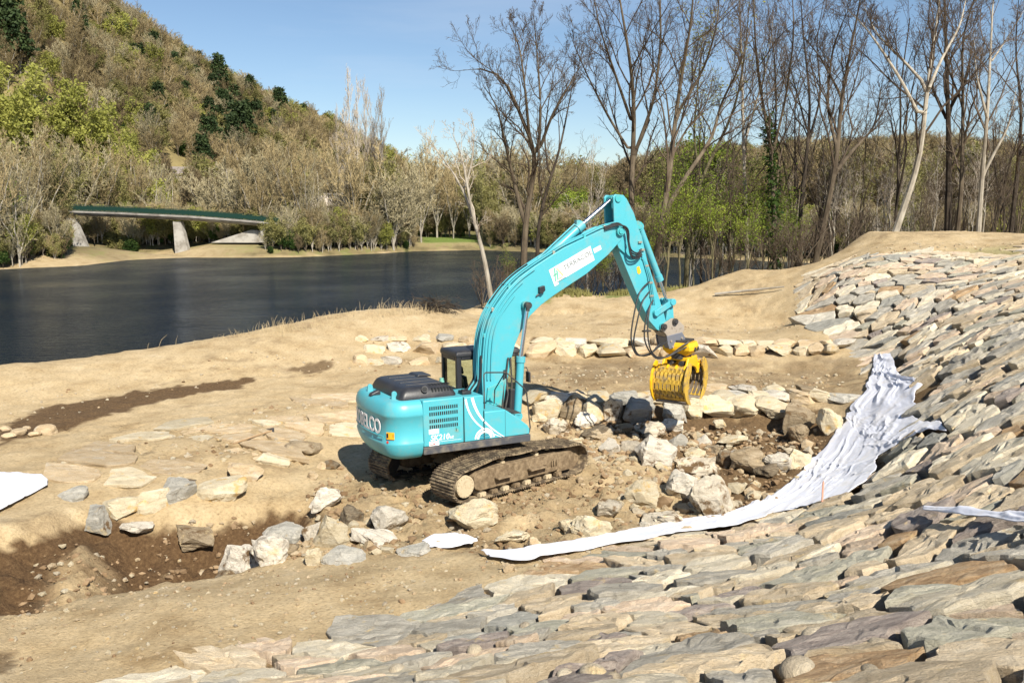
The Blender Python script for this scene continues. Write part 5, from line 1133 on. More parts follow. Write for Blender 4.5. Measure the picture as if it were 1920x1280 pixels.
# hoses looping from boom to arm over the joint
for i, (dy, dd) in enumerate(((-.29,0),(-.31,.07),(-.30,-.06),(-.33,.13))):
    pipe('rubber_hose', [(3.45,dy+.04,6.03-i*.02),(3.80,dy-.02,6.12-dd*.3),(4.05+dd*.3,dy-.06,5.98),(4.12,dy-.07,5.66-dd),(4.22,dy-.05,5.40-dd),(4.45,dy,5.32-dd*.7),(4.62,dy+.06,5.42-dd*.8)], .021, M['rubber'])
for i, y in enumerate((-.20,-.205,-.20)):
    b = hm(); pts = [(4.60+i*.03,y,5.46-i*.12),(4.72+i*.03,y,5.15),(4.86+i*.05,y,4.75),(4.94+i*.05,y,4.35),(5.0+i*.05,y,4.0)]; b.tube(pts, .017, 7); b.build('arm_pipe', M['teal'], arm, True)
for k, (sx, sz) in enumerate(((4.68,5.42),(4.82,5.0),(4.95,4.55),(4.98,4.2),(4.60,5.62))): b = hm(); b.box((sx-.05,-.225,sz),(sx+.06,-.175,sz+.05)); b.build('pipe_clamp', M['brass'], arm)
HL = [[(4.90,-.24,4.35),(4.60,-.34,4.1),(4.38,-.42,3.6),(4.25,-.45,3.05),(4.42,-.42,2.72),(4.80,-.38,2.68),(5.15,-.34,2.92),(5.38,-.30,2.95)],
      [(4.88,-.24,4.60),(4.50,-.36,4.35),(4.28,-.42,3.8),(4.16,-.46,3.15),(4.36,-.44,2.72),(4.80,-.40,2.72),(5.12,-.36,2.86),(5.45,-.30,2.98)],
      [(5.02,-.22,4.1),(4.86,-.30,3.9),(4.74,-.38,3.4),(4.78,-.42,2.9),(5.0,-.42,2.62),(5.38,-.42,2.60),(5.74,-.55,2.86),(5.92,-.60,2.96)],
      [(5.0,-.22,4.05),(4.80,-.32,3.85),(4.62,-.40,3.35),(4.66,-.44,2.95),(4.95,-.44,2.60),(5.30,-.44,2.58),(5.62,-.52,2.72),(5.86,-.60,2.84)]]
for l_ in HL: pipe('loop_hose', l_, .021, M['rubber'])
b = hm(); b.box((4.58,-.46,3.30),(4.80,-.34,3.34)); b.build('hose_clamp', M['dark'], EX)
# swing motor clutter between boom foot and tank box
b = hm(); b.cyl((.05,-.42,1.62),(.05,-.42,1.80),.14,16); b.cyl((.28,-.40,1.60),(.28,-.40,1.76),.10,14); b.tube([(.5,-.4,1.6),(.62,-.34,2.0),(.60,-.30,2.5),(.66,-.30,2.9)], .022, 6); b.tube([(.45,-.36,1.6),(.52,-.30,2.1),(.56,-.28,2.6)], .02, 6); b.tube([(.7,-.3,1.55),(.74,-.32,2.2),(.72,-.30,2.9)], .02, 6); b.build('swing_motor', M['dark'], EX, True)
# ---------------------------------------------------------------- vegetation
def bark_mat(name, c1, c2, scale=3, vlo=.75, vhi=1.2):
    m, nt, b, L = mat_new(name); tc = nd(nt, 'TexCoord'); oi = nd(nt, 'ObjectInfo')
    mp = nd(nt, 'Mapping'); mp.inputs['Scale'].default_value = (1, 1, .3); L.new(tc.outputs['Object'], mp.inputs[0])
    n = nd(nt, 'TexNoise', i_Scale=scale, i_Detail=6, i_Roughness=.7); L.new(mp.outputs[0], n.inputs['Vector'])
    r = ramp(nt, [(.38, c1), (.62, c2)]); L.new(n.outputs[0], r.inputs[0]); hv = nd(nt, 'HueSaturation'); vr = nd(nt, 'MapRange', i_3=vlo, i_4=vhi); L.new(oi.outputs['Random'], vr.inputs[0]); L.new(vr.outputs[0], hv.inputs['Value']); L.new(r.outputs[0], hv.inputs['Color'])
    L.new(hv.outputs[0], b.inputs['Base Color']); b.inputs['Roughness'].default_value = .95; b.inputs['Specular IOR Level'].default_value = .15
    return m
def leaf_mat(name, c1, c2, scale=.8, trans=.35):
    m, nt, b, L = mat_new(name); tc = nd(nt, 'TexCoord'); oi = nd(nt, 'ObjectInfo')
    n = nd(nt, 'TexNoise', i_Scale=scale, i_Detail=4); L.new(tc.outputs['Object'], n.inputs['Vector'])
    r = ramp(nt, [(.38, c1), (.62, c2)]); L.new(n.outputs[0], r.inputs[0]); hv = nd(nt, 'HueSaturation'); vr = nd(nt, 'MapRange', i_3=.75, i_4=1.2); L.new(oi.outputs['Random'], vr.inputs[0]); L.new(vr.outputs[0], hv.inputs['Value']); L.new(r.outputs[0], hv.inputs['Color'])
    L.new(hv.outputs[0], b.inputs['Base Color']); b.inputs['Roughness'].default_value = .7; b.inputs['Specular IOR Level'].default_value = .2
    tr = nd(nt, 'BsdfTranslucent'); L.new(hv.outputs[0], tr.inputs[0]); ms = nd(nt, 'MixShader', i_0=trans); L.new(b.outputs[0], ms.inputs[1]); L.new(tr.outputs[0], ms.inputs[2]); L.new(ms.outputs[0], nt.nodes['Material Output'].inputs[0])
    return m
BK = {'mid': bark_mat('brown_bark', (.07,.053,.037), (.15,.12,.083)), 'dark': bark_mat('dark_bark', (.035,.028,.022), (.08,.063,.047)), 'pale': bark_mat('pale_bark', (.27,.235,.185), (.44,.40,.33)), 'lichen': bark_mat('mossy_bark', (.10,.09,.05), (.20,.175,.10)),
      'twig': bark_mat('twig_brown', (.075,.055,.04), (.125,.095,.068)), 'ptwig': bark_mat('pale_twig', (.33,.28,.22), (.46,.40,.33)), 'btwig': bark_mat('hill_twig_brown', (.24,.185,.095), (.36,.285,.15), vlo=.6, vhi=1.25), 'gtwig': bark_mat('hill_twig_olive', (.25,.23,.10), (.37,.34,.155), vlo=.65, vhi=1.2), 'dtwig': bark_mat('dark_wood_twig', (.12,.09,.05), (.21,.16,.09), vlo=.7, vhi=1.2), 'stwig': bark_mat('hill_twig_grey', (.28,.24,.14), (.41,.355,.22), vlo=.7, vhi=1.2)}
LF = {'spring': leaf_mat('spring_leaves', (.15,.22,.025), (.32,.38,.055)), 'bud': leaf_mat('yellow_buds', (.34,.34,.06), (.48,.46,.09)), 'ivy': leaf_mat('ivy_leaves', (.03,.065,.015), (.07,.12,.025)), 'pine': leaf_mat('pine_needles', (.022,.04,.014), (.05,.075,.024), trans=.1), 'moss': leaf_mat('mossy_brush', (.18,.17,.055), (.28,.26,.09)), 'yel': leaf_mat('yellow_green_crown', (.25,.26,.055), (.37,.37,.09), scale=.25)}
def unit(v): return v/(np.linalg.norm(v, axis=-1, keepdims=True)+1e-9)
def spawn(P, R, m, t0, ang, lf, npts, gn, up, rng, rf=.62, t1=1.0, amin=.006, lpow=.55):
    K, n, _ = P.shape; Lp = np.linalg.norm(np.diff(P, axis=1), axis=2).sum(1)
    t = t0+(t1-t0)*(np.arange(m)[None]+rng.random((K, m)))/m; f = t*(n-1); i = np.minimum(f.astype(int), n-2); g = (f-i)[..., None]; kk = np.arange(K)[:, None]
    pos = P[kk, i]*(1-g)+P[kk, i+1]*g; tan = unit(P[kk, i+1]-P[kk, i]); rr = R[kk, i]*(1-g[..., 0])+R[kk, i+1]*g[..., 0]
    a = rng.normal(size=(K, m, 3)); a = unit(a-tan*(a*tan).sum(-1, keepdims=True)); th = np.radians(ang*(.7+.6*rng.random((K, m))))[..., None]
    d = unit(tan*np.cos(th)+a*np.sin(th)+np.array([0, 0, up])); ln = Lp[:, None]*lf*(1-lpow*t)*(.6+.7*rng.random((K, m)))
    pos = pos.reshape(-1, 3); d = d.reshape(-1, 3); ln = ln.ravel(); rr = np.maximum(rr.ravel()*rf, amin); k2 = len(pos); C = np.zeros((k2, npts, 3)); C[:, 0] = pos; st = (ln/(npts-1))[:, None]
    for j in range(1, npts): d = unit(d+rng.normal(size=(k2, 3))*gn+np.array([0, 0, up*.35])); C[:, j] = C[:, j-1]+d*st
    tp = np.linspace(1, .32, npts)[None]; return C, np.maximum(rr[:, None]*tp, amin*.8)
def tubes(P, R, sides):
    K, n, _ = P.shape
    t = np.empty_like(P); t[:, 1:-1] = P[:, 2:]-P[:, :-2]; t[:, 0] = P[:, 1]-P[:, 0]; t[:, -1] = P[:, -1]-P[:, -2]; t = unit(t)
    ref = np.where(np.abs(t[:, :1, 2:3]) > .9, np.array([1., 0, 0]), np.array([0, 0, 1.])); u = unit(np.cross(t, ref)); v = np.cross(t, u)
    a = np.arange(sides)*2*PI/sides; V = P[:, :, None]+(u[:, :, None]*np.cos(a)[None, None, :, None]+v[:, :, None]*np.sin(a)[None, None, :, None])*R[:, :, None, None]
    base = (np.arange(K)*n*sides)[:, None, None]; i = np.arange(n-1)[None, :, None]; j = np.arange(sides)[None, None]; j2 = (j+1) % sides
    F = np.stack([base+i*sides+j, base+i*sides+j2, base+(i+1)*sides+j2, base+(i+1)*sides+j], -1).reshape(-1, 4); return V.reshape(-1, 3), F
def leaves(pts, size, rng, per=1, spread=.3, flat=.0):
    P = np.repeat(pts, per, 0)+rng.normal(size=(len(pts)*per, 3))*spread; n = len(P); a = unit(rng.normal(size=(n, 3))); b = rng.normal(size=(n, 3)); b = unit(b-a*(a*b).sum(-1, keepdims=True)); s = size*(.5+rng.random((n, 1)))
    V = np.stack([P-a*s, P+b*s*.5, P+a*s, P-b*s*.5], 1).reshape(-1, 3); F = np.arange(n*4).reshape(n, 4); return V, F
class VM:
    def __init__(s): s.V = []; s.F = []; s.M = []; s.n = 0
    def add(s, VF, mi=0): V, F = VF; s.V.append(V); s.F.append(F+s.n); s.M.append(np.full(len(F), mi)); s.n += len(V)
    def build(s, name, mats, parent=None, link=True):
        V = np.concatenate(s.V); F = np.concatenate(s.F); o = grid_obj(name, V, F, None, False)
        for m in mats: o.data.materials.append(m)
        o.data.polygons.foreach_set('material_index', np.concatenate(s.M).astype(np.int32))
        if parent: o.parent = parent
        return o
def smooth_path(pts, n):
    pts = np.array(pts, float); s = np.concatenate([[0], np.cumsum(np.linalg.norm(np.diff(pts, axis=0), axis=1))]); t = np.linspace(0, s[-1], n); Q = np.stack([np.interp(t, s, pts[:, k]) for k in range(3)], 1)
    for _ in range(2): Q[1:-1] = (Q[:-2]+2*Q[1:-1]+Q[2:])/4
    return Q
def crown_levels(limbs, radii, rng, m1=10, m2=7, m3=5, m4=0, ang=38, up=.25, tw=.0075, l1=.42, t0=.3, gn=.16):
    P = np.stack(limbs); R = np.stack(radii); out = []
    c1, r1 = spawn(P, R, m1, t0, ang, l1, 7, gn, up, rng, rf=.5, amin=tw*1.4)
    c2, r2 = spawn(c1, r1, m2, .2, ang+4, .52, 6, gn*1.1, up*.7, rng, rf=.6, amin=tw*1.1)
    c3, r3 = spawn(c2, r2, m3, .2, ang+6, .55, 4, gn*1.2, up*.6, rng, rf=.65, amin=tw)
    out = [(c1, r1, 5), (c2, r2, 4), (c3, r3, 3)]
    if m4: c4, r4 = spawn(c3, r3, m4, .25, ang+8, .6, 3, gn, up*.4, rng, rf=.7, amin=tw*.8); out.append((c4, r4, 3))
    return out
rt = np.random.default_rng(77)
def hero(px0, D, polys, r0, label, bark='mid', twig='twig', m=(9,7,5,2), ivy=False, buds=0, group='bare trees on the near river bank', baserock=None, l1=.40):
    base_px = polys[0][0]; g = at_depth(base_px[0], base_px[1], D); gx_, gy_ = g[0], g[1]; gzb = float(ground_z(gx_, gy_))
    E_ = empty('bare_tree', (gx_, gy_, gzb-.1), label, 'tree', group); limbs = []; rad = []; K = 16
    w1, w2 = rt.random()*6, rt.random()*6
    for q, pl in enumerate(polys):
        pts = []; 
        for i, (px, py) in enumerate(pl):
            h_ = 0; d_ = D+1.6*math.sin(w1+py*.012)*(py < polys[0][0][1]-40)*min(1, (polys[0][0][1]-py)/300)+(0 if q == 0 else (i/len(pl))*(rt.random()-.5)*5)
            pts.append(at_depth(px, py, d_)-np.array([gx_, gy_, gzb-.1]))
        if q == 0: pts = [np.array([0, 0, 0.])]+[p for p in pts[1:]]
        Q = smooth_path(pts, K); L_ = np.linalg.norm(np.diff(Q, axis=0), axis=1).sum()
        if q > 0:   # start on the nearest point of the stems before
            allp = np.concatenate(limbs); j = np.argmin(np.linalg.norm(allp-Q[0], axis=1)); Q[0] = allp[j]; rs0 = np.concatenate(rad)[j]*.72
        else: rs0 = r0
        limbs.append(Q); rad.append(rs0*np.linspace(1, .06, K)**.95+.010)
    vm = VM()
    P = np.stack(limbs); R = np.stack(rad); R[0, 0] *= 1.35; vm.add(tubes(P, R, 8)); vm.build('trunk', [BK[bark]], E_)
    cv = VM(); lv = crown_levels(limbs, rad, rt, *m, l1=l1)
    for c, r, s in lv: cv.add(tubes(c, r, s), 0)
    if buds: cv.add(leaves(lv[-1][0][:, -1][::1], .07, rt, buds, .25), 1)
    cv.build('crown', [BK[twig], LF['bud']], E_)
    if ivy:
        Q = limbs[0][1:9]; pp = np.repeat(Q, 90, 0)+rt.normal(size=(len(Q)*90, 3))*np.array([.17, .17, .55]); iv = VM(); iv.add(leaves(pp, .12, rt, 2, .08)); iv.build('ivy', [LF['ivy']], E_)
    return E_
hero(0, 43, [[(925,552),(908,480),(888,410),(871,358),(836,302),(800,258)],[(871,358),(885,305),(890,245),(884,215)],[(888,410),(878,360),(868,300),(848,250)]], .13, 'slender pale tree leaning left over the water above the machine', 'pale', 'ptwig', (7,5,4,2), l1=.35)
hero(0, 46, [[(980,520),(984,420),(998,340),(1010,285),(992,252),(966,205),(962,160),(932,128),(900,118),(868,132)],[(1010,285),(1014,200),(1008,110),(1000,28)],[(984,420),(962,335),(950,280),(930,190),(905,160)],[(992,252),(985,170),(975,90),(955,45)],[(1010,285),(1035,215),(1062,170),(1085,128)]], .20, 'bare forked tree with wide crown, leftmost of the tall trees behind the boom', 'mid', 'twig', (12,8,6,2))
hero(0, 52, [[(1012,500),(1006,430),(1030,335),(1046,300),(1062,220),(1075,150)],[(1030,335),(1020,260),(1030,180),(1045,110)]], .15, 'dark bare tree just right of the wide forked one', 'dark', 'twig', (8,6,5,2))
hero(0, 50, [[(1196,520),(1182,380),(1186,300),(1191,200),(1180,100),(1162,0),(1150,-70)],[(1186,300),(1228,185),(1240,70),(1236,-60)],[(1186,292),(1142,222),(1106,152),(1086,108),(1068,62)],[(1188,240),(1150,130),(1120,40),(1110,-40)]], .22, 'tall bare tree with three rising limbs right behind the top of the arm', 'mid', 'twig', (13,8,6,2))
hero(0, 48, [[(1222,540),(1240,420),(1256,330),(1266,220),(1281,120),(1300,30),(1302,-70)],[(1240,410),(1290,322),(1338,262),(1348,200),(1392,118),(1410,40)],[(1266,220),(1320,130),(1345,50),(1350,-40)]], .21, 'tall tree whose lower limb sweeps right, right of the arm', 'mid', 'twig', (12,8,6,2))
hero(0, 54, [[(1285,556),(1292,400),(1312,340),(1332,300),(1382,200),(1400,80),(1405,0)],[(1312,340),(1300,250),(1310,150),(1318,60)]], .16, 'crooked bare tree standing above the green brush right of the grab', 'lichen', 'twig', (11,7,6,2), buds=1)
hero(0, 56, [[(1402,540),(1400,420),(1394,280),(1391,110),(1386,0),(1384,-60)],[(1394,280),(1415,200),(1440,120),(1450,30)]], .15, 'straight grey tree left of the ivy clad one', 'pale', 'twig', (11,7,6,2))
hero(0, 52, [[(1456,530),(1451,400),(1449,300),(1440,242),(1421,150),(1414,50),(1412,-50)],[(1449,288),(1474,182),(1490,62),(1482,-60)],[(1450,300),(1456,200),(1452,100),(1440,20)]], .17, 'forked tree with ivy climbing its trunk', 'mid', 'twig', (11,7,6,2), ivy=True)
hero(0, 55, [[(1496,500),(1500,400),(1515,270),(1521,180),(1506,80),(1500,-30)],[(1515,270),(1540,180),(1530,80),(1545,0)],[(1515,250),(1490,160),(1470,80)]], .16, 'dark bare tree right of the ivy clad one', 'dark', 'twig', (11,7,6,2))
hero(0, 50, [[(1522,505),(1549,400),(1570,300),(1577,180),(1602,60),(1622,-50)],[(1562,330),(1600,280),(1640,240),(1655,150)],[(1572,290),(1550,200),(1560,90),(1590,20)],[(1577,180),(1540,110),(1500,60)]], .20, 'tree leaning right that rises from the left end of the mound', 'mid', 'twig', (12,8,6,2))
hero(0, 52, [[(1668,470),(1700,372),(1726,300),(1736,182),(1756,50),(1768,-60)],[(1728,226),(1691,152),(1652,92),(1622,50),(1588,18)],[(1736,160),(1692,112),(1641,62),(1620,10)],[(1736,182),(1760,120),(1800,50),(1815,-20)]], .22, 'big leaning tree with thick limbs forking to the upper left', 'pale', 'twig', (12,8,6,2))
hero(0, 60, [[(1780,470),(1780,300),(1776,150),(1771,0),(1768,-60)],[(1778,210),(1810,150),(1830,60)],[(1778,230),(1745,160),(1730,80)]], .30, 'thick dark straight trunk among the trees at the right', 'dark', 'twig', (9,7,5,2))
hero(0, 55, [[(1791,460),(1804,350),(1806,150),(1801,60),(1830,0),(1845,-60)],[(1806,200),(1770,110),(1740,40)]], .17, 'slim bare tree just right of the thick dark trunk', 'mid', 'twig', (11,7,6,2))
hero(0, 53, [[(1834,455),(1840,350),(1851,222),(1856,120),(1862,0),(1866,-60)],[(1842,330),(1868,280),(1890,240),(1905,170)],[(1851,222),(1830,140),(1825,60)],[(1856,120),(1890,70),(1920,20)]], .16, 'pale slim tree with a low fork near the right edge', 'pale', 'twig', (11,7,6,2))
hero(0, 56, [[(1892,460),(1910,300),(1917,200),(1902,100),(1910,0)],[(1910,300),(1945,220),(1960,140)]], .17, 'rightmost bare tree at the edge of the photo', 'dark', 'twig', (11,7,6,2))
# generic tree prototypes
def generic(rng, Ht, r0, nl=5, spread=.30, m=(8,6,4,0), tw=.012, bark='mid', twig='twig', leaf=None, lsize=.12, lper=1, lspr=.3, up=.25, ang=38, sides=6, split=.3, l1=.42, fork=.35):
    limbs = []; rad = []; K = 12; ph = rng.random()*6.28
    for k in range(nl):
        a = ph+k*2.4; lean = spread*(0 if k == 0 else 1)*(.6+.7*rng.random()); z0 = 0 if k == 0 else split*Ht*(.7+.6*rng.random()); top = Ht*(1 if k == 0 else .72+.25*rng.random())
        t = np.linspace(0, 1, K); z = z0+(top-z0)*t; off = lean*(top-z0)*t**1.15; wob = np.cumsum(rng.normal(size=(K, 2)), 0)*.012*Ht*t[:, None]**.5
        x0, y0 = (0, 0) if k == 0 else (np.interp(z0, limbs[0][:, 2], limbs[0][:, 0]), np.interp(z0, limbs[0][:, 2], limbs[0][:, 1]))
        limbs.append(np.stack([x0+off*math.cos(a)+wob[:, 0]*(t > 0), y0+off*math.sin(a)+wob[:, 1]*(t > 0), z], 1)); rad.append(r0*(1 if k == 0 else .6)*np.linspace(1, .15, K)+.01)
    tv = VM(); tv.add(tubes(np.stack(limbs), np.stack(rad), sides)); cv = VM(); lv = crown_levels(limbs, rad, rng, *m, ang=ang, up=up, tw=tw, l1=l1, t0=fork)
    for c, r, s in lv: cv.add(tubes(c, r, min(s, 3) if tw > .015 else s), 0)
    if leaf: cv.add(leaves(lv[-1][0][:, -1], lsize, rng, lper, lspr), 1); cv.add(leaves(lv[-1][0][:, 1], lsize, rng, max(lper//2, 1), lspr), 1)
    return tv, cv, bark, twig, leaf
def make_proto(name, spec):
    tv, cv, bark, twig, leaf = spec; E_ = bpy.data.objects.new(name, None); COL.objects.link(E_)
    tv.build('trunk', [BK[bark]], E_); cv.build('crown', [BK[twig]]+([LF[leaf]] if leaf else []), E_); return E_
used = {}
def place(proto, x, y, s, rz, label, cat, group, z=None, lean=(0, 0)):
    if proto.name not in used: o = proto; used[proto.name] = 1; kids = None
    else:
        o = proto.copy(); COL.objects.link(o)
        for ch in proto.children: c = ch.copy(); COL.objects.link(c); c.parent = o
    z = float(ground_z(x, y)) if z is None else z
    o.location = (x, y, z-.15); o.rotation_euler = (lean[0], lean[1], rz); o.scale = (s, s, s) if np.isscalar(s) else s; return tag(o, label, cat, group)
PR = {}
PR['thin1'] = make_proto('young_tree', generic(np.random.default_rng(1), 14, .085, 3, .16, (8,5,4,2), .008, 'mid', 'twig'))
PR['thin2'] = make_proto('young_tree', generic(np.random.default_rng(2), 16, .11, 4, .20, (8,5,4,2), .008, 'dark', 'twig'))
PR['thin3'] = make_proto('young_tree', generic(np.random.default_rng(3), 12, .06, 3, .14, (7,5,4,2), .007, 'pale', 'ptwig'))
PR['leafy'] = make_proto('leafing_tree', generic(np.random.default_rng(4), 9, .08, 4, .28, (8,6,5,0), .010, 'lichen', 'twig', 'spring', .065, 2, .30))
# slender fillers behind the front row
rf_ = np.random.default_rng(14); fills = []
for px in list(range(1085, 1480, 20))+list(range(1480, 1935, 12)): fills.append((px+rf_.random()*22, 53+rf_.random()*27))
fills.sort()
for i, (px, D) in enumerate(fills):
    k = rf_.choice(['thin1','thin2','thin3'], p=[.36,.30,.34]); g = at_depth(px, 500, D)
    place(PR[k], g[0], g[1], .45+.62*rf_.random()**1.2, rf_.random()*6.28, ordinal(i).capitalize().lower()+' from the left of the slender '+{'thin1':'brown','thin2':'dark','thin3':'pale'}[k]+' saplings and trees behind the front row' , 'tree', 'slender trees behind the front row', lean=((rf_.random()-.5)*.12, (rf_.random()-.5)*.14))
# fresh green brush at the feet of the trees
gb = [(1248,46,.62),(1275,50,.8),(1300,52,.75),(1335,50,.6),(1368,54,.85),(1398,52,.6),(1425,56,.8),(1462,52,.55),(1490,55,.6),(1215,50,.45),(1180,49,.4),(1130,50,.35),(1345,60,1.0),(1290,62,1.05),(1440,64,.95),(1060,52,.35),(960,47,.3)]
gb.sort()
for i, (px, D, s) in enumerate(gb):
    g = at_depth(px, 545, D); place(PR['leafy'], g[0], g[1], s, rf_.random()*6.28, ordinal(i)+' from the left of the fresh green leafing bushes by the water', 'bush', 'green bushes at the foot of the bare trees')
# low twiggy brush and dead stems on the bank edge
PR['brush'] = make_proto('twiggy_brush', generic(np.random.default_rng(6), 2.6, .03, 7, .55, (6,5,3,0), .006, 'mid', 'twig', None, split=.03))
br = [(905,44,.7),(930,45,.9),(955,46,.8),(1000,48,.8),(1035,49,1.0),(1075,50,.9),(1110,51,1.0),(1150,50,.9),(1205,50,1.1),(1330,52,1.2),(1380,52,1.1),(1430,50,1.1),(1475,49,1.2),(1515,50,1.4),(1560,53,1.3),(1610,55,1.5),(1500,47,1.0)]
for i, (px, D, s) in enumerate(sorted(br)):
    g = at_depth(px, 545, D); place(PR['brush'], g[0], g[1], s, rf_.random()*6.28, ordinal(i)+' from the left of the leafless twiggy shrubs along the bank edge', 'shrub', 'twiggy shrubs along the bank edge')
# dark heap of cut brush by the water
hv_ = VM(); n_ = 260; p0 = rf_.normal(size=(n_, 3))*np.array([.55,.35,.16])+np.array([0,0,.22]); dd = unit(rf_.normal(size=(n_, 3))*np.array([1,1,.35]))*(.35+.5*rf_.random((n_, 1))); Pq = np.stack([p0, p0+dd*.5+rf_.normal(size=(n_, 3))*.04, p0+dd], 1); hv_.add(tubes(Pq, np.full((n_, 3), .012), 3)); o = hv_.build('brush_heap', [BK['dark']]); g = hit(816, 582); o.location = (g[0], g[1], g[2]); tag(o, 'small dark heap of cut brush on the sand edge by the water', 'brush heap')
# dry grass along the water edge of the berm
gv = VM()
for px, py, n_, hh in [(600,606,14,.3),(615,603,16,.35),(650,600,10,.25),(680,598,14,.3),(705,595,22,.38),(735,592,34,.4),(760,588,38,.42),(790,586,14,.35),(308,650,4,.4),(520,624,50,.3),(545,618,50,.35),(470,634,30,.25),(850,580,24,.3),(440,640,20,.2)]:
    g = hit(px, py+1); q = rf_.normal(size=(n_, 2))*np.array([.55,.25]); p0 = np.c_[g[0]+q[:, 0], g[1]+.25+q[:, 1], terrain(g[0]+q[:, 0], g[1]+.25+q[:, 1])]; h_ = hh*(.5+rf_.random(n_)); l = rf_.normal(size=(n_, 2))*.16*h_[:, None]*2
    Pq = np.stack([p0, p0+np.c_[l*.35, h_*.6], p0+np.c_[l, h_]], 1); gv.add(tubes(Pq, np.tile(np.array([.008, .006, .003]), (n_, 1)), 3))
o = gv.build('dry_grass', [simple('dry_grass_straw', (.42,.33,.19), .9)]); tag(o, 'dry pale grass along the water edge of the sand bank', 'grass', kind='stuff')
gv = VM(); q = rf_.random((5200, 2))*np.array([14, 3.2])+np.array([2, -1.2]); x = q[:, 0]-1; y = 43.6+x*.72+q[:, 1]; k = (fbm(x*.8, y*.8, 3, 3) > -.12); x = x[k]; y = y[k]; z = ground_z(x, y); h_ = .12+.3*rf_.random(len(x)); l = rf_.normal(size=(len(x), 2))*.10
Pq = np.stack([np.c_[x, y, z], np.c_[x+l[:, 0]*.4, y+l[:, 1]*.4, z+h_*.6], np.c_[x+l[:, 0], y+l[:, 1], z+h_]], 1); gv.add(tubes(Pq, np.tile(np.array([.03, .02, .006]), (len(x), 1)), 3)); o = gv.build('grass', [LF['moss']]); tag(o, 'green grass at the foot of the trees beyond the sand path', 'grass', kind='stuff')

# --- far bank and hillside
def far_ground(x, y): 
    z = far_z(np.array([x]), np.array([y]))[0]
    return max(z, float(hill_z(np.array([x]), np.array([y]))[0])-.6) if (y > 158 and -280 < x < 55) else z
def bare_far(seed, Ht, twig, bark, n=(9,8,7,0), tw=.028, leaf=None, **k):
    k.setdefault('split', .13); k.setdefault('fork', .16); k.setdefault('l1', .5)
    return generic(np.random.default_rng(seed), Ht, .17, 6, .36, n, tw, bark, twig, leaf, k.pop('lsize', .22), k.pop('lper', 1), .5, sides=5, **k)
FP_ = {'dark': make_proto('riverside_tree', bare_far(38, 13, 'dtwig', 'mid')), 'brown': make_proto('riverside_tree', bare_far(31, 15, 'btwig', 'pale')), 'grey': make_proto('riverside_tree', bare_far(32, 14, 'stwig', 'pale', (9,8,7,0))), 'olive': make_proto('riverside_tree', bare_far(33, 13, 'gtwig', 'lichen', leaf='moss', lsize=.14)),
       'green': make_proto('riverside_tree', bare_far(34, 9, 'gtwig', 'lichen', leaf='spring', lsize=.20, lper=2)), 'yellow': make_proto('yellow_green_tree', bare_far(35, 22, 'gtwig', 'pale', (10,8,6,0), leaf='yel', lsize=.30, lper=4)), 'poplar': make_proto('poplar', generic(np.random.default_rng(36), 27, .16, 4, .06, (20,8,5,0), .016, 'pale', 'ptwig', None, ang=20, up=.8, sides=6, split=.16, l1=.24, fork=.22)),
       'round': make_proto('riverside_tree', bare_far(37, 8, 'stwig', 'pale', (12,9,6,0), split=.08))}
def pine(rng, Ht):
    tv = VM(); K = 8; Q = smooth_path([(0,0,0),(.1,0,Ht*.5),(0,.1,Ht)], K); tv.add(tubes(Q[None], (np.linspace(.2,.04,K))[None], 6)); cv = VM(); n = 46; t = .30+.70*(np.arange(n)/n); a = np.arange(n)*2.4; ln = (1-t)*3.0+.7+rng.random(n)*.7; P0 = np.c_[np.zeros(n), np.zeros(n), t*Ht]; dv = np.c_[np.cos(a)*ln, np.sin(a)*ln, ln*.16]; P = np.stack([P0, P0+dv*.5, P0+dv], 1); cv.add(tubes(P, np.tile(np.array([.05,.03,.015]), (n, 1)), 3), 0)
    pts = np.repeat(P0+dv*.75, 26, 0)+rng.normal(size=(n*26, 3))*np.array([.45,.45,.20]); cv.add(leaves(pts, .30, rng, 2, .12), 1); return tv, cv, 'dark', 'twig', 'pine'
FP_['pine'] = make_proto('pine_tree', pine(np.random.default_rng(40), 12)); FP_['pine2'] = make_proto('pine_tree', pine(np.random.default_rng(41), 9))
NAMES = {'dark':'dark brown leafless tree','brown':'brown leafless tree','grey':'pale grey leafless tree','olive':'olive tinged budding tree','green':'bright green leafing bush','round':'round pale twiggy tree'}
fb = []   # px, depth, kind, scale on the far shore
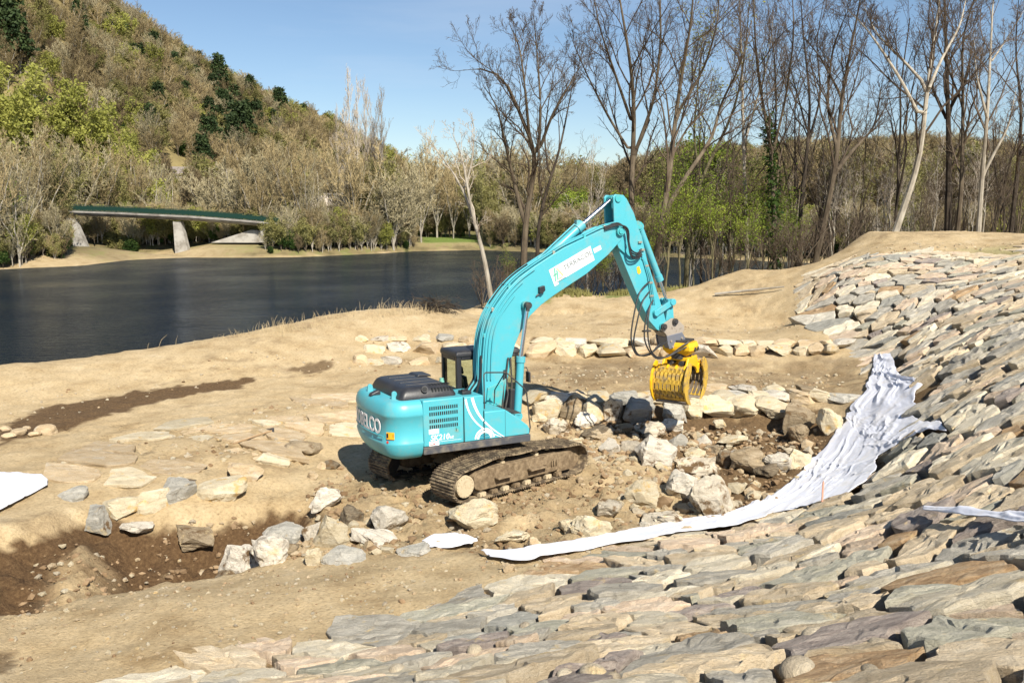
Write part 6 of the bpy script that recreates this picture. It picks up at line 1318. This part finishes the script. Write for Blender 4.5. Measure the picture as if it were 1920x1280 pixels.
for px, D, k, s in [(-20,104,'brown',.95),(20,108,'grey',1.0),(45,112,'olive',1.0),(75,116,'brown',.95),(35,106,'grey',.75),(110,121,'olive',.9),(150,146,'grey',1.0),(190,150,'brown',1.0),(225,155,'olive',.9),(262,158,'brown',1.0),(300,150,'grey',1.0),(330,160,'brown',.9),(365,158,'grey',1.05),(400,150,'round',1.35),(430,148,'grey',.95),(462,142,'round',1.5),(490,138,'brown',.75),(530,143,'grey',.95),(555,141,'brown',1.1),(578,139,'grey',1.15),(600,142,'brown',1.0),(628,146,'round',1.2),(655,143,'grey',1.2),(672,142,'brown',1.0),(700,146,'olive',1.0),(738,143,'round',1.55),(765,148,'round',1.1),(790,150,'grey',.9),(820,160,'brown',1.0),(850,158,'brown',.9),(880,162,'grey',1.0),(905,154,'olive',.9),(935,160,'brown',1.0),(965,158,'grey',1.0),(1000,156,'brown',1.0),(1040,158,'olive',1.0),(1085,156,'brown',1.0),(1120,160,'olive',1.1),(1165,154,'grey',1.0),(1210,158,'brown',1.1),(1260,150,'olive',1.1),(1310,150,'green',1.6),(1360,146,'brown',1.1),(1410,150,'olive',1.2),(1460,146,'brown',1.1),(1520,150,'brown',1.2),(1580,146,'olive',1.2),(1640,150,'brown',1.2),(1700,146,'olive',1.2),(1760,150,'brown',1.2),(1820,146,'brown',1.2),(1880,146,'olive',1.1),(0,110,'green',.9),(30,114,'green',.8),(255,152,'green',.6),(480,140,'green',.35),(560,146,'green',.5),(640,148,'green',.5),(700,152,'green',.7),(1070,152,'green',.9),(1180,150,'green',.8)]:
    fb.append((px, D, 'dark' if (px > 1120 and k in ('brown', 'grey')) else k, s*(.84 if px > 1000 and k != 'green' else 1)))
fb.sort(); cnt = defaultdict(int); FP_['sparse'] = make_proto('riverside_tree', bare_far(39, 13, 'stwig', 'pale', (7,5,4,0), .02)); NAMES['sparse'] = 'thin see-through leafless tree'
fb = [(px, D, 'sparse' if any(a_ <= px <= b_ for a_, b_ in ((298,372),(405,440),(575,660),(10,48))) else k, s*(.85 if any(a_ <= px <= b_ for a_, b_ in ((298,372),(405,440),(575,660))) else 1)) for px, D, k, s in fb]
for px, D, k, s in fb:
    g = at_depth(px, 470, D); i = cnt[k]; cnt[k] += 1
    place(FP_[k], g[0], g[1], s*(.92+.16*rf_.random()), rf_.random()*6.28, ordinal(i)+' '+NAMES[k]+' from the left along the far shore', 'tree' if k != 'green' else 'bush', 'trees along the far shore', z=far_ground(g[0], g[1]))
for px, D, s, lab in [(648,176,.92,'left pale poplar of the row rising against the sky'),(672,178,1.12,'second and tallest pale poplar of the row against the sky'),(690,180,1.05,'third pale poplar of the row against the sky'),(722,178,1.0,'right pale poplar standing a little apart')]:
    g = at_depth(px, 470, D); place(FP_['poplar'], g[0], g[1], s, px*.1, lab, 'tree', 'pale poplars', z=far_ground(g[0], g[1]))
for px, D, s, lab in [(95,175,1.15,'big yellow green tree at the upper left'),(165,178,1.05,'yellow green tree right of the big one at the upper left'),(30,182,1.0,'yellow green tree partly hidden left of the big one'),(240,176,.75,'smaller yellow green tree toward the middle of the slope')]:
    g = at_depth(px, 470, D); place(FP_['yellow'], g[0], g[1], s, px*.1, lab, 'tree', 'yellow green trees on the slope', z=far_ground(g[0], g[1]))
def slope_point(px, py):
    r = ray(px, py); t = np.linspace(155, 480, 500); x = r[0]*t/r[1]; z = H+r[2]*t/r[1]; g = hill_z(x, t); k = np.nonzero(z < g)[0]
    i = k[0] if len(k) else int(np.argmin(z-g)); return x[i], t[i], g[i]-.6
pn = [(10,95,1.6),(-5,60,1.7),(30,120,1.4),(290,100,1.0),(413,165,1.35),(402,190,1.1),(375,125,1.0),(440,190,.9),(470,180,1.0),(525,205,1.1),(420,215,1.1),(455,265,1.4),(475,250,1.3),(440,285,1.2),(500,268,1.0),(410,255,1.1),(395,275,1.1),(570,200,.9),(535,190,.8),(710,265,.9),(722,272,.9),(235,75,.8),(610,215,.8),(555,185,.8),(345,100,.8),(300,215,1.0),(285,250,.9),(380,300,.9)]
pn += [(330,135,.9),(365,150,.8),(200,60,.9),(260,130,1.0),(310,165,.9),(350,190,.8),(430,235,1.1),(485,225,.9),(515,240,.9),(590,230,.8),(640,240,.8),(150,60,1.0),(395,235,1.0)]
pn.sort()
for i, (px, py, s) in enumerate(pn):
    s = s*1.05
    x, y, z = slope_point(px, py+18); place(FP_['pine' if i % 2 else 'pine2'], x, y, s*(.9 if i % 2 else 1.1), i*1.3, ordinal(i)+' dark pine from the left on the wooded slope', 'tree', 'dark pines on the slope', z=z)
# the wood itself reads as one mass
src = bpy.data.collections.new('wood_sources')
def _unused(): return None
def src_build(idx, spec):
    tv, cv, bark, twig, leaf = spec; V = np.concatenate(tv.V+cv.V); nT = sum(len(a) for a in tv.V); F = np.concatenate(tv.F+[f+nT for f in cv.F]); Mi = np.concatenate([m for m in tv.M]+[m+1 for m in cv.M])
    o = grid_obj('wood_source_%d' % idx, V, F, None, False); COL.objects.unlink(o); src.objects.link(o)
    for m in [BK[bark], BK[twig]]+([LF[leaf]] if leaf else []): o.data.materials.append(m)
    o.data.polygons.foreach_set('material_index', Mi.astype(np.int32)); return o
sp = [bare_far(51, 12, 'btwig', 'pale', (10,8,7,0), .028), bare_far(52, 11, 'btwig', 'mid', (10,8,7,0), .028), bare_far(53, 12, 'stwig', 'pale', (10,8,7,0), .028), bare_far(54, 10, 'gtwig', 'mid', (9,7,5,0), .04, leaf='moss', lsize=.25, lper=1), bare_far(55, 11, 'gtwig', 'pale', (9,7,5,0), .035, leaf='yel', lsize=.28, lper=1), bare_far(56, 5, 'gtwig', 'mid', (8,6,5,0), .04, leaf='ivy', lsize=.22, lper=3, split=.1), bare_far(57, 10, 'dtwig', 'dark', (10,8,7,0), .03)]
for i, s_ in enumerate(sp): src_build(i, s_)
rw = np.random.default_rng(99)
def wood(name, label, pts, probs, smin=.7, smax=1.25):
    n = len(pts); me = bpy.data.meshes.new(name); me.from_pydata([tuple(p) for p in pts], [], [])
    for nm, typ, arr in (('sc', 'FLOAT', smin+(smax-smin)*rw.random(n)), ('rz', 'FLOAT', rw.random(n)*6.28), ('ix', 'INT', rw.choice(len(sp), size=n, p=np.array(probs)/sum(probs)))):
        a = me.attributes.new(nm, typ, 'POINT'); a.data.foreach_set('value', arr.astype(np.float32 if typ == 'FLOAT' else np.int32))
    o = bpy.data.objects.new(name, me); COL.objects.link(o); ng = bpy.data.node_groups.new(name, 'GeometryNodeTree'); ng.interface.new_socket('Geometry', in_out='INPUT', socket_type='NodeSocketGeometry'); ng.interface.new_socket('Geometry', in_out='OUTPUT', socket_type='NodeSocketGeometry')
    gi = ng.nodes.new('NodeGroupInput'); go = ng.nodes.new('NodeGroupOutput'); ci_ = ng.nodes.new('GeometryNodeCollectionInfo'); ci_.inputs['Collection'].default_value = src; ci_.inputs['Separate Children'].default_value = True; ci_.inputs['Reset Children'].default_value = True
    ip = ng.nodes.new('GeometryNodeInstanceOnPoints'); ip.inputs['Pick Instance'].default_value = True
    def attr(nm, t): a = ng.nodes.new('GeometryNodeInputNamedAttribute'); a.data_type = t; a.inputs[0].default_value = nm; return a.outputs[0]
    cx_ = ng.nodes.new('ShaderNodeCombineXYZ'); lk = ng.links; lk.new(attr('rz', 'FLOAT'), cx_.inputs[2]); lk.new(gi.outputs[0], ip.inputs['Points']); lk.new(ci_.outputs[0], ip.inputs['Instance']); lk.new(attr('ix', 'INT'), ip.inputs['Instance Index']); lk.new(cx_.outputs[0], ip.inputs['Rotation']); lk.new(attr('sc', 'FLOAT'), ip.inputs['Scale']); lk.new(ip.outputs[0], go.inputs[0])
    md = o.modifiers.new('trees', 'NODES'); md.node_group = ng; return tag(o, label, 'wood', kind='stuff')
pts = []
for _ in range(14000):
    x = -260+rw.random()*300; y = 160+rw.random()*270; q = project((x, y, 5))
    if q[0] < -200 or q[0] > 1000: continue
    pts.append((x, y))
pts = np.array(pts); z = hill_z(pts[:, 0], pts[:, 1])-.9
zf = z+9; q = project(np.c_[pts, zf]); 
k = (q[1] > -260) & (z > .2)
pts = np.c_[pts, z][k]
HOUSES = [(340,215,26),(428,220,26),(622,185,40),(28,175,24)]
pq = project(pts)[0]; kk = np.ones(len(pts), bool)
for hp, hd_, hw_ in HOUSES: kk &= ~((np.abs(pq-hp) < hw_) & (pts[:, 1] < hd_+8))
pts = pts[kk]
# thin out by distance in small cells
seen = set(); keep = []
for p in pts:
    c = (int(p[0]/3.5), int(p[1]/4.0))
    if c in seen: continue
    seen.add(c); keep.append(p)
keep = np.array(keep); print('hill trees', len(keep))
wood('hillside_wood', 'brown leafless wood with green patches covering the steep hillside', keep, [.26,.20,.11,.15,.04,.05,.19], .5, .95)
pf = []
for _ in range(900):
    x = -90+rw.random()*260; y = 150+rw.random()*90
    if any(abs(960+FPX*x/y-hp) < hw_+6 and y < hd_+8 for hp, hd_, hw_ in HOUSES): continue
    if far_z(np.array([x]), np.array([y]))[0] > 1 and not (-45 < x < -8 and y < 170) and x > -110: pf.append((x, y, far_z(np.array([x]), np.array([y]))[0]-.2))
wood('valley_wood', 'leafless riverside wood behind the trees of the far shore', np.array(pf), [.16,.06,.06,.2,.04,.12,.36], .8, 1.4)
ps = []
for _ in range(2600):
    t_ = 1.2+rw.random()**1.6*22; px_ = -250+rw.random()*2400; y = float(np.interp(px_, SHX, SHY))+t_; x = (px_-960)/FPX*y
    if 385 < px_ < 500 and y < 137 or 190 < px_ < 400 and y < 139 or 130 < px_ < 260 and y < 140 or 780 < px_ < 915 and t_ < 14 or 395 < px_ < 560 and rw.random() < .45: continue
    ps.append((x, y, far_z(np.array([x]), np.array([y]))[0]-.2))
for _ in range(520):
    px_ = 60+rw.random()*420; y = 138+rw.random()*26; x = (px_-960)/FPX*y; ps.append((x, y, far_z(np.array([x]), np.array([y]))[0]-.2))
wood('riverside_scrub', 'low twiggy scrub and saplings crowding the far shore of the river', np.array(ps), [.22,.12,.22,.22,.05,.09,.08], .16, .52)
pd = []
for _ in range(5200):
    x = -160+rw.random()*760; y = 400+rw.random()*260; pd.append((x, y))
pd = np.array(pd); pd = np.c_[pd, dist_z(pd[:, 0], pd[:, 1])-1]; pd = pd[pd[:, 2] > -8]
wood('distant_wood', 'dark wooded ridge on the horizon behind the bare trees', pd, [.22,.18,.03,.08,0,.06,.42], .9, 1.6)

# ---------------------------------------------------------------- footbridge, houses, tools
M['conc'] = simple('weathered_concrete', (.40,.38,.34), .9, dirt=(.20,.18,.15), dscale=.7, dlo=.42, dhi=.65)
M['concd'] = simple('grey_concrete_deck', (.30,.28,.25), .9, dirt=(.16,.14,.12), dscale=.5, dlo=.42, dhi=.65)
M['mesh'] = simple('green_mesh_rail', (.012,.038,.029), .8, spec=.1)
BE = empty('footbridge', (-52, 135, .5), 'concrete footbridge with green mesh railing over the side stream on the far shore', 'bridge')
off = np.array([-52, 135, .5]); B_ = lambda: MB(lambda V: V-off)
DL = [(-74, 136.5, 6.0), (-62, 135.6, 5.6), (-50, 135, 5.05), (-42, 135, 4.45), (-34.5, 135, 3.8)]
b = B_()
b.loft([[(x, y-1.3, z), (x, y+1.3, z), (x, y+1.1, z-.45), (x, y+.4, z-.72), (x, y-.4, z-.72), (x, y-1.1, z-.45)] for x, y, z in DL]); b.loft([[(x, y-1.42, z-.22), (x, y-1.3, z-.22), (x, y-1.3, z+.06), (x, y-1.42, z+.06)] for x, y, z in DL]); b.build('deck', M['concd'], BE)
for sy in (-1.25, 1.25):
    b = B_(); b.loft([[(x, y+sy-.012, z+.22), (x, y+sy+.012, z+.22), (x, y+sy+.012, z+.82), (x, y+sy-.012, z+.82)] for x, y, z in DL]); pn_ = b.build('rail_mesh', M['mesh'], BE)
    b = B_(); b.tube([(x, y+sy, z+.95) for x, y, z in DL], .025, 6); b.tube([(x, y+sy, z+.1) for x, y, z in DL], .03, 6)
    for x in np.arange(-73, -35, 1.9): y = np.interp(x, [d[0] for d in DL], [d[1] for d in DL]); z = np.interp(x, [d[0] for d in DL], [d[2] for d in DL]); b.box((x-.04, y+sy-.04, z-.1), (x+.04, y+sy+.04, z+.95))
    b.build('railing', M['mesh'], BE)
for xc, zt, lean in ((-69.5, 4.9, 1.6), (-52.3, 4.2, .5)):
    b = B_(); y = 135.9 if xc < -60 else 135
    b.loft([[(xc+lean*.0+lean*(1-t)*1+dx*w_, y+dy*.6, 0-.8+(zt+.8)*t) for dx, dy in ((-.5,-1),(.5,-1),(.5,1),(-.5,1))] for t, w_ in ((0, 2.1), (1, 1.2))]); b.build('pier', M['conc'], BE)
b = B_(); b.prism([(-39.5,1.0),(-35.8,1.0),(-35.8,2.6),(-39.0,3.2)], 133.9, 136.4); b.prism([(-47.5,.9),(-39.5,.9),(-39.5,2.8),(-41,2.9)], 135.2, 136.4); b.build('abutment', M['conc'], BE)
M['plaster'] = simple('white_plaster', (.75,.73,.68), .9, dirt=(.6,.57,.5), dscale=.5); M['slate'] = simple('slate_roof', (.22,.19,.17), .7, dirt=(.14,.12,.11), dscale=1)
M['tile'] = simple('pale_tile_roof', (.46,.40,.34), .8, dirt=(.34,.28,.22), dscale=1); M['pane'] = simple('window_glass', (.05,.06,.07), .15)
def house(px, py, D, L_, W_, wall_h, roof_h, rz, roof, label):
    g = at_depth(px, py, D); zb = far_ground(g[0], g[1]); E_ = empty('house', (g[0], g[1], g[2]-wall_h-roof_h*.5), label, 'house'); dz_ = zb-(g[2]-wall_h-roof_h*.5); c, s = math.cos(rz), math.sin(rz); X = lambda V: np.c_[V[:, 0]*c-V[:, 1]*s, V[:, 0]*s+V[:, 1]*c, V[:, 2]]
    b = MB(X); b.prism([(-W_/2, min(dz_, 0)-1), (W_/2, min(dz_, 0)-1), (W_/2, wall_h), (0, wall_h+roof_h), (-W_/2, wall_h)], -L_/2, L_/2, 'x'); b.build('wall', M['plaster'], E_)
    b = MB(X)
    for sg in (-1, 1): b.prism([(sg*(W_/2+.4), wall_h-.35), (0, wall_h+roof_h+.05), (0, wall_h+roof_h+.22), (sg*(W_/2+.4), wall_h-.15)], -L_/2-.3, L_/2+.3, 'x')
    r_ = b.build('roof', roof, E_); b = MB(X); b.box((L_*.25, -.3, wall_h+roof_h*.6), (L_*.25+.7, .3, wall_h+roof_h+.8)); b.build('chimney', M['plaster'], r_)
    for k in range(3):
        x = -L_/2+L_*(k+.5)/3
        b = MB(X); b.box((x-.5, -W_/2-.03, wall_h*.35), (x+.5, -W_/2+.05, wall_h*.75)); b.build('window', M['pane'], E_)
    return E_
house(340, 326, 215, 10, 8, 3.6, 3.0, .5, M['slate'], 'white gabled house above the bridge, left of the others')
house(425, 330, 220, 8, 7, 3.0, 2.4, -.5, M['tile'], 'white gabled house in the middle of the slope foot')
house(622, 374, 185, 9, 7, 3.0, 2.2, .15, M['tile'], 'pale roofed house seen between the riverside trees left of the poplars')
house(28, 352, 175, 6, 5, 3.0, 1.8, .1, M['slate'], 'white house behind the trees at the left edge')
house(1543, 382, 230, 7, 6, 2.6, 3.0, .3, M['slate'], 'small house with dark roof seen far between the bare trees on the right')
# pickaxe on the ground, survey stake, log
g0, g1 = hit(438, 835), hit(512, 813); E_ = empty('pickaxe', tuple(g0), 'pickaxe with wooden handle lying on the left terrace', 'tool'); u_ = g1-g0
b = MB(lambda V: V); b.tube([(0,0,.05), tuple(u_*.5+np.array([0,0,.08])), tuple(u_+np.array([0,0,.10]))], .022, 8); b.build('handle', simple('worn_wood', (.36,.24,.13), .8), E_)
pd_ = np.array([-u_[1], u_[0], 0])/np.hypot(u_[0], u_[1]); b = MB(lambda V: V); b.tube([tuple(u_-pd_*.10-u_*.06+np.array([0,0,.03])), tuple(u_+np.array([0,0,.13])), tuple(u_+pd_*.28+u_*.02+np.array([0,0,.07]))], [.02,.045,.02], 8); b.build('head', M['dark'], E_)
g = hit(1541, 950); b = MB(lambda V: V); b.prism([(-.014,0),(.014,0),(.014,.50),(0,.54),(-.014,.50)], -.015, .015); o = b.build('survey_stake', simple('pink_stake', (.75,.35,.25), .7)); o.location = tuple(g); tag(o, 'thin pinkish survey stake standing among stones beside the white sheet', 'stake')
g0, g1 = hit(1340, 556), hit(1470, 545); b = MB(lambda V: V); v = g1-g0; b.tube([(0,0,.12), tuple(v*.5+np.array([0,.1,.16])), tuple(v+np.array([0,0,.2]))], [.075,.065,.04], 9); o = b.build('fallen_log', BK['pale']); o.location = tuple(g0); tag(o, 'long fallen log lying at the edge of the sand path by the trees', 'log')
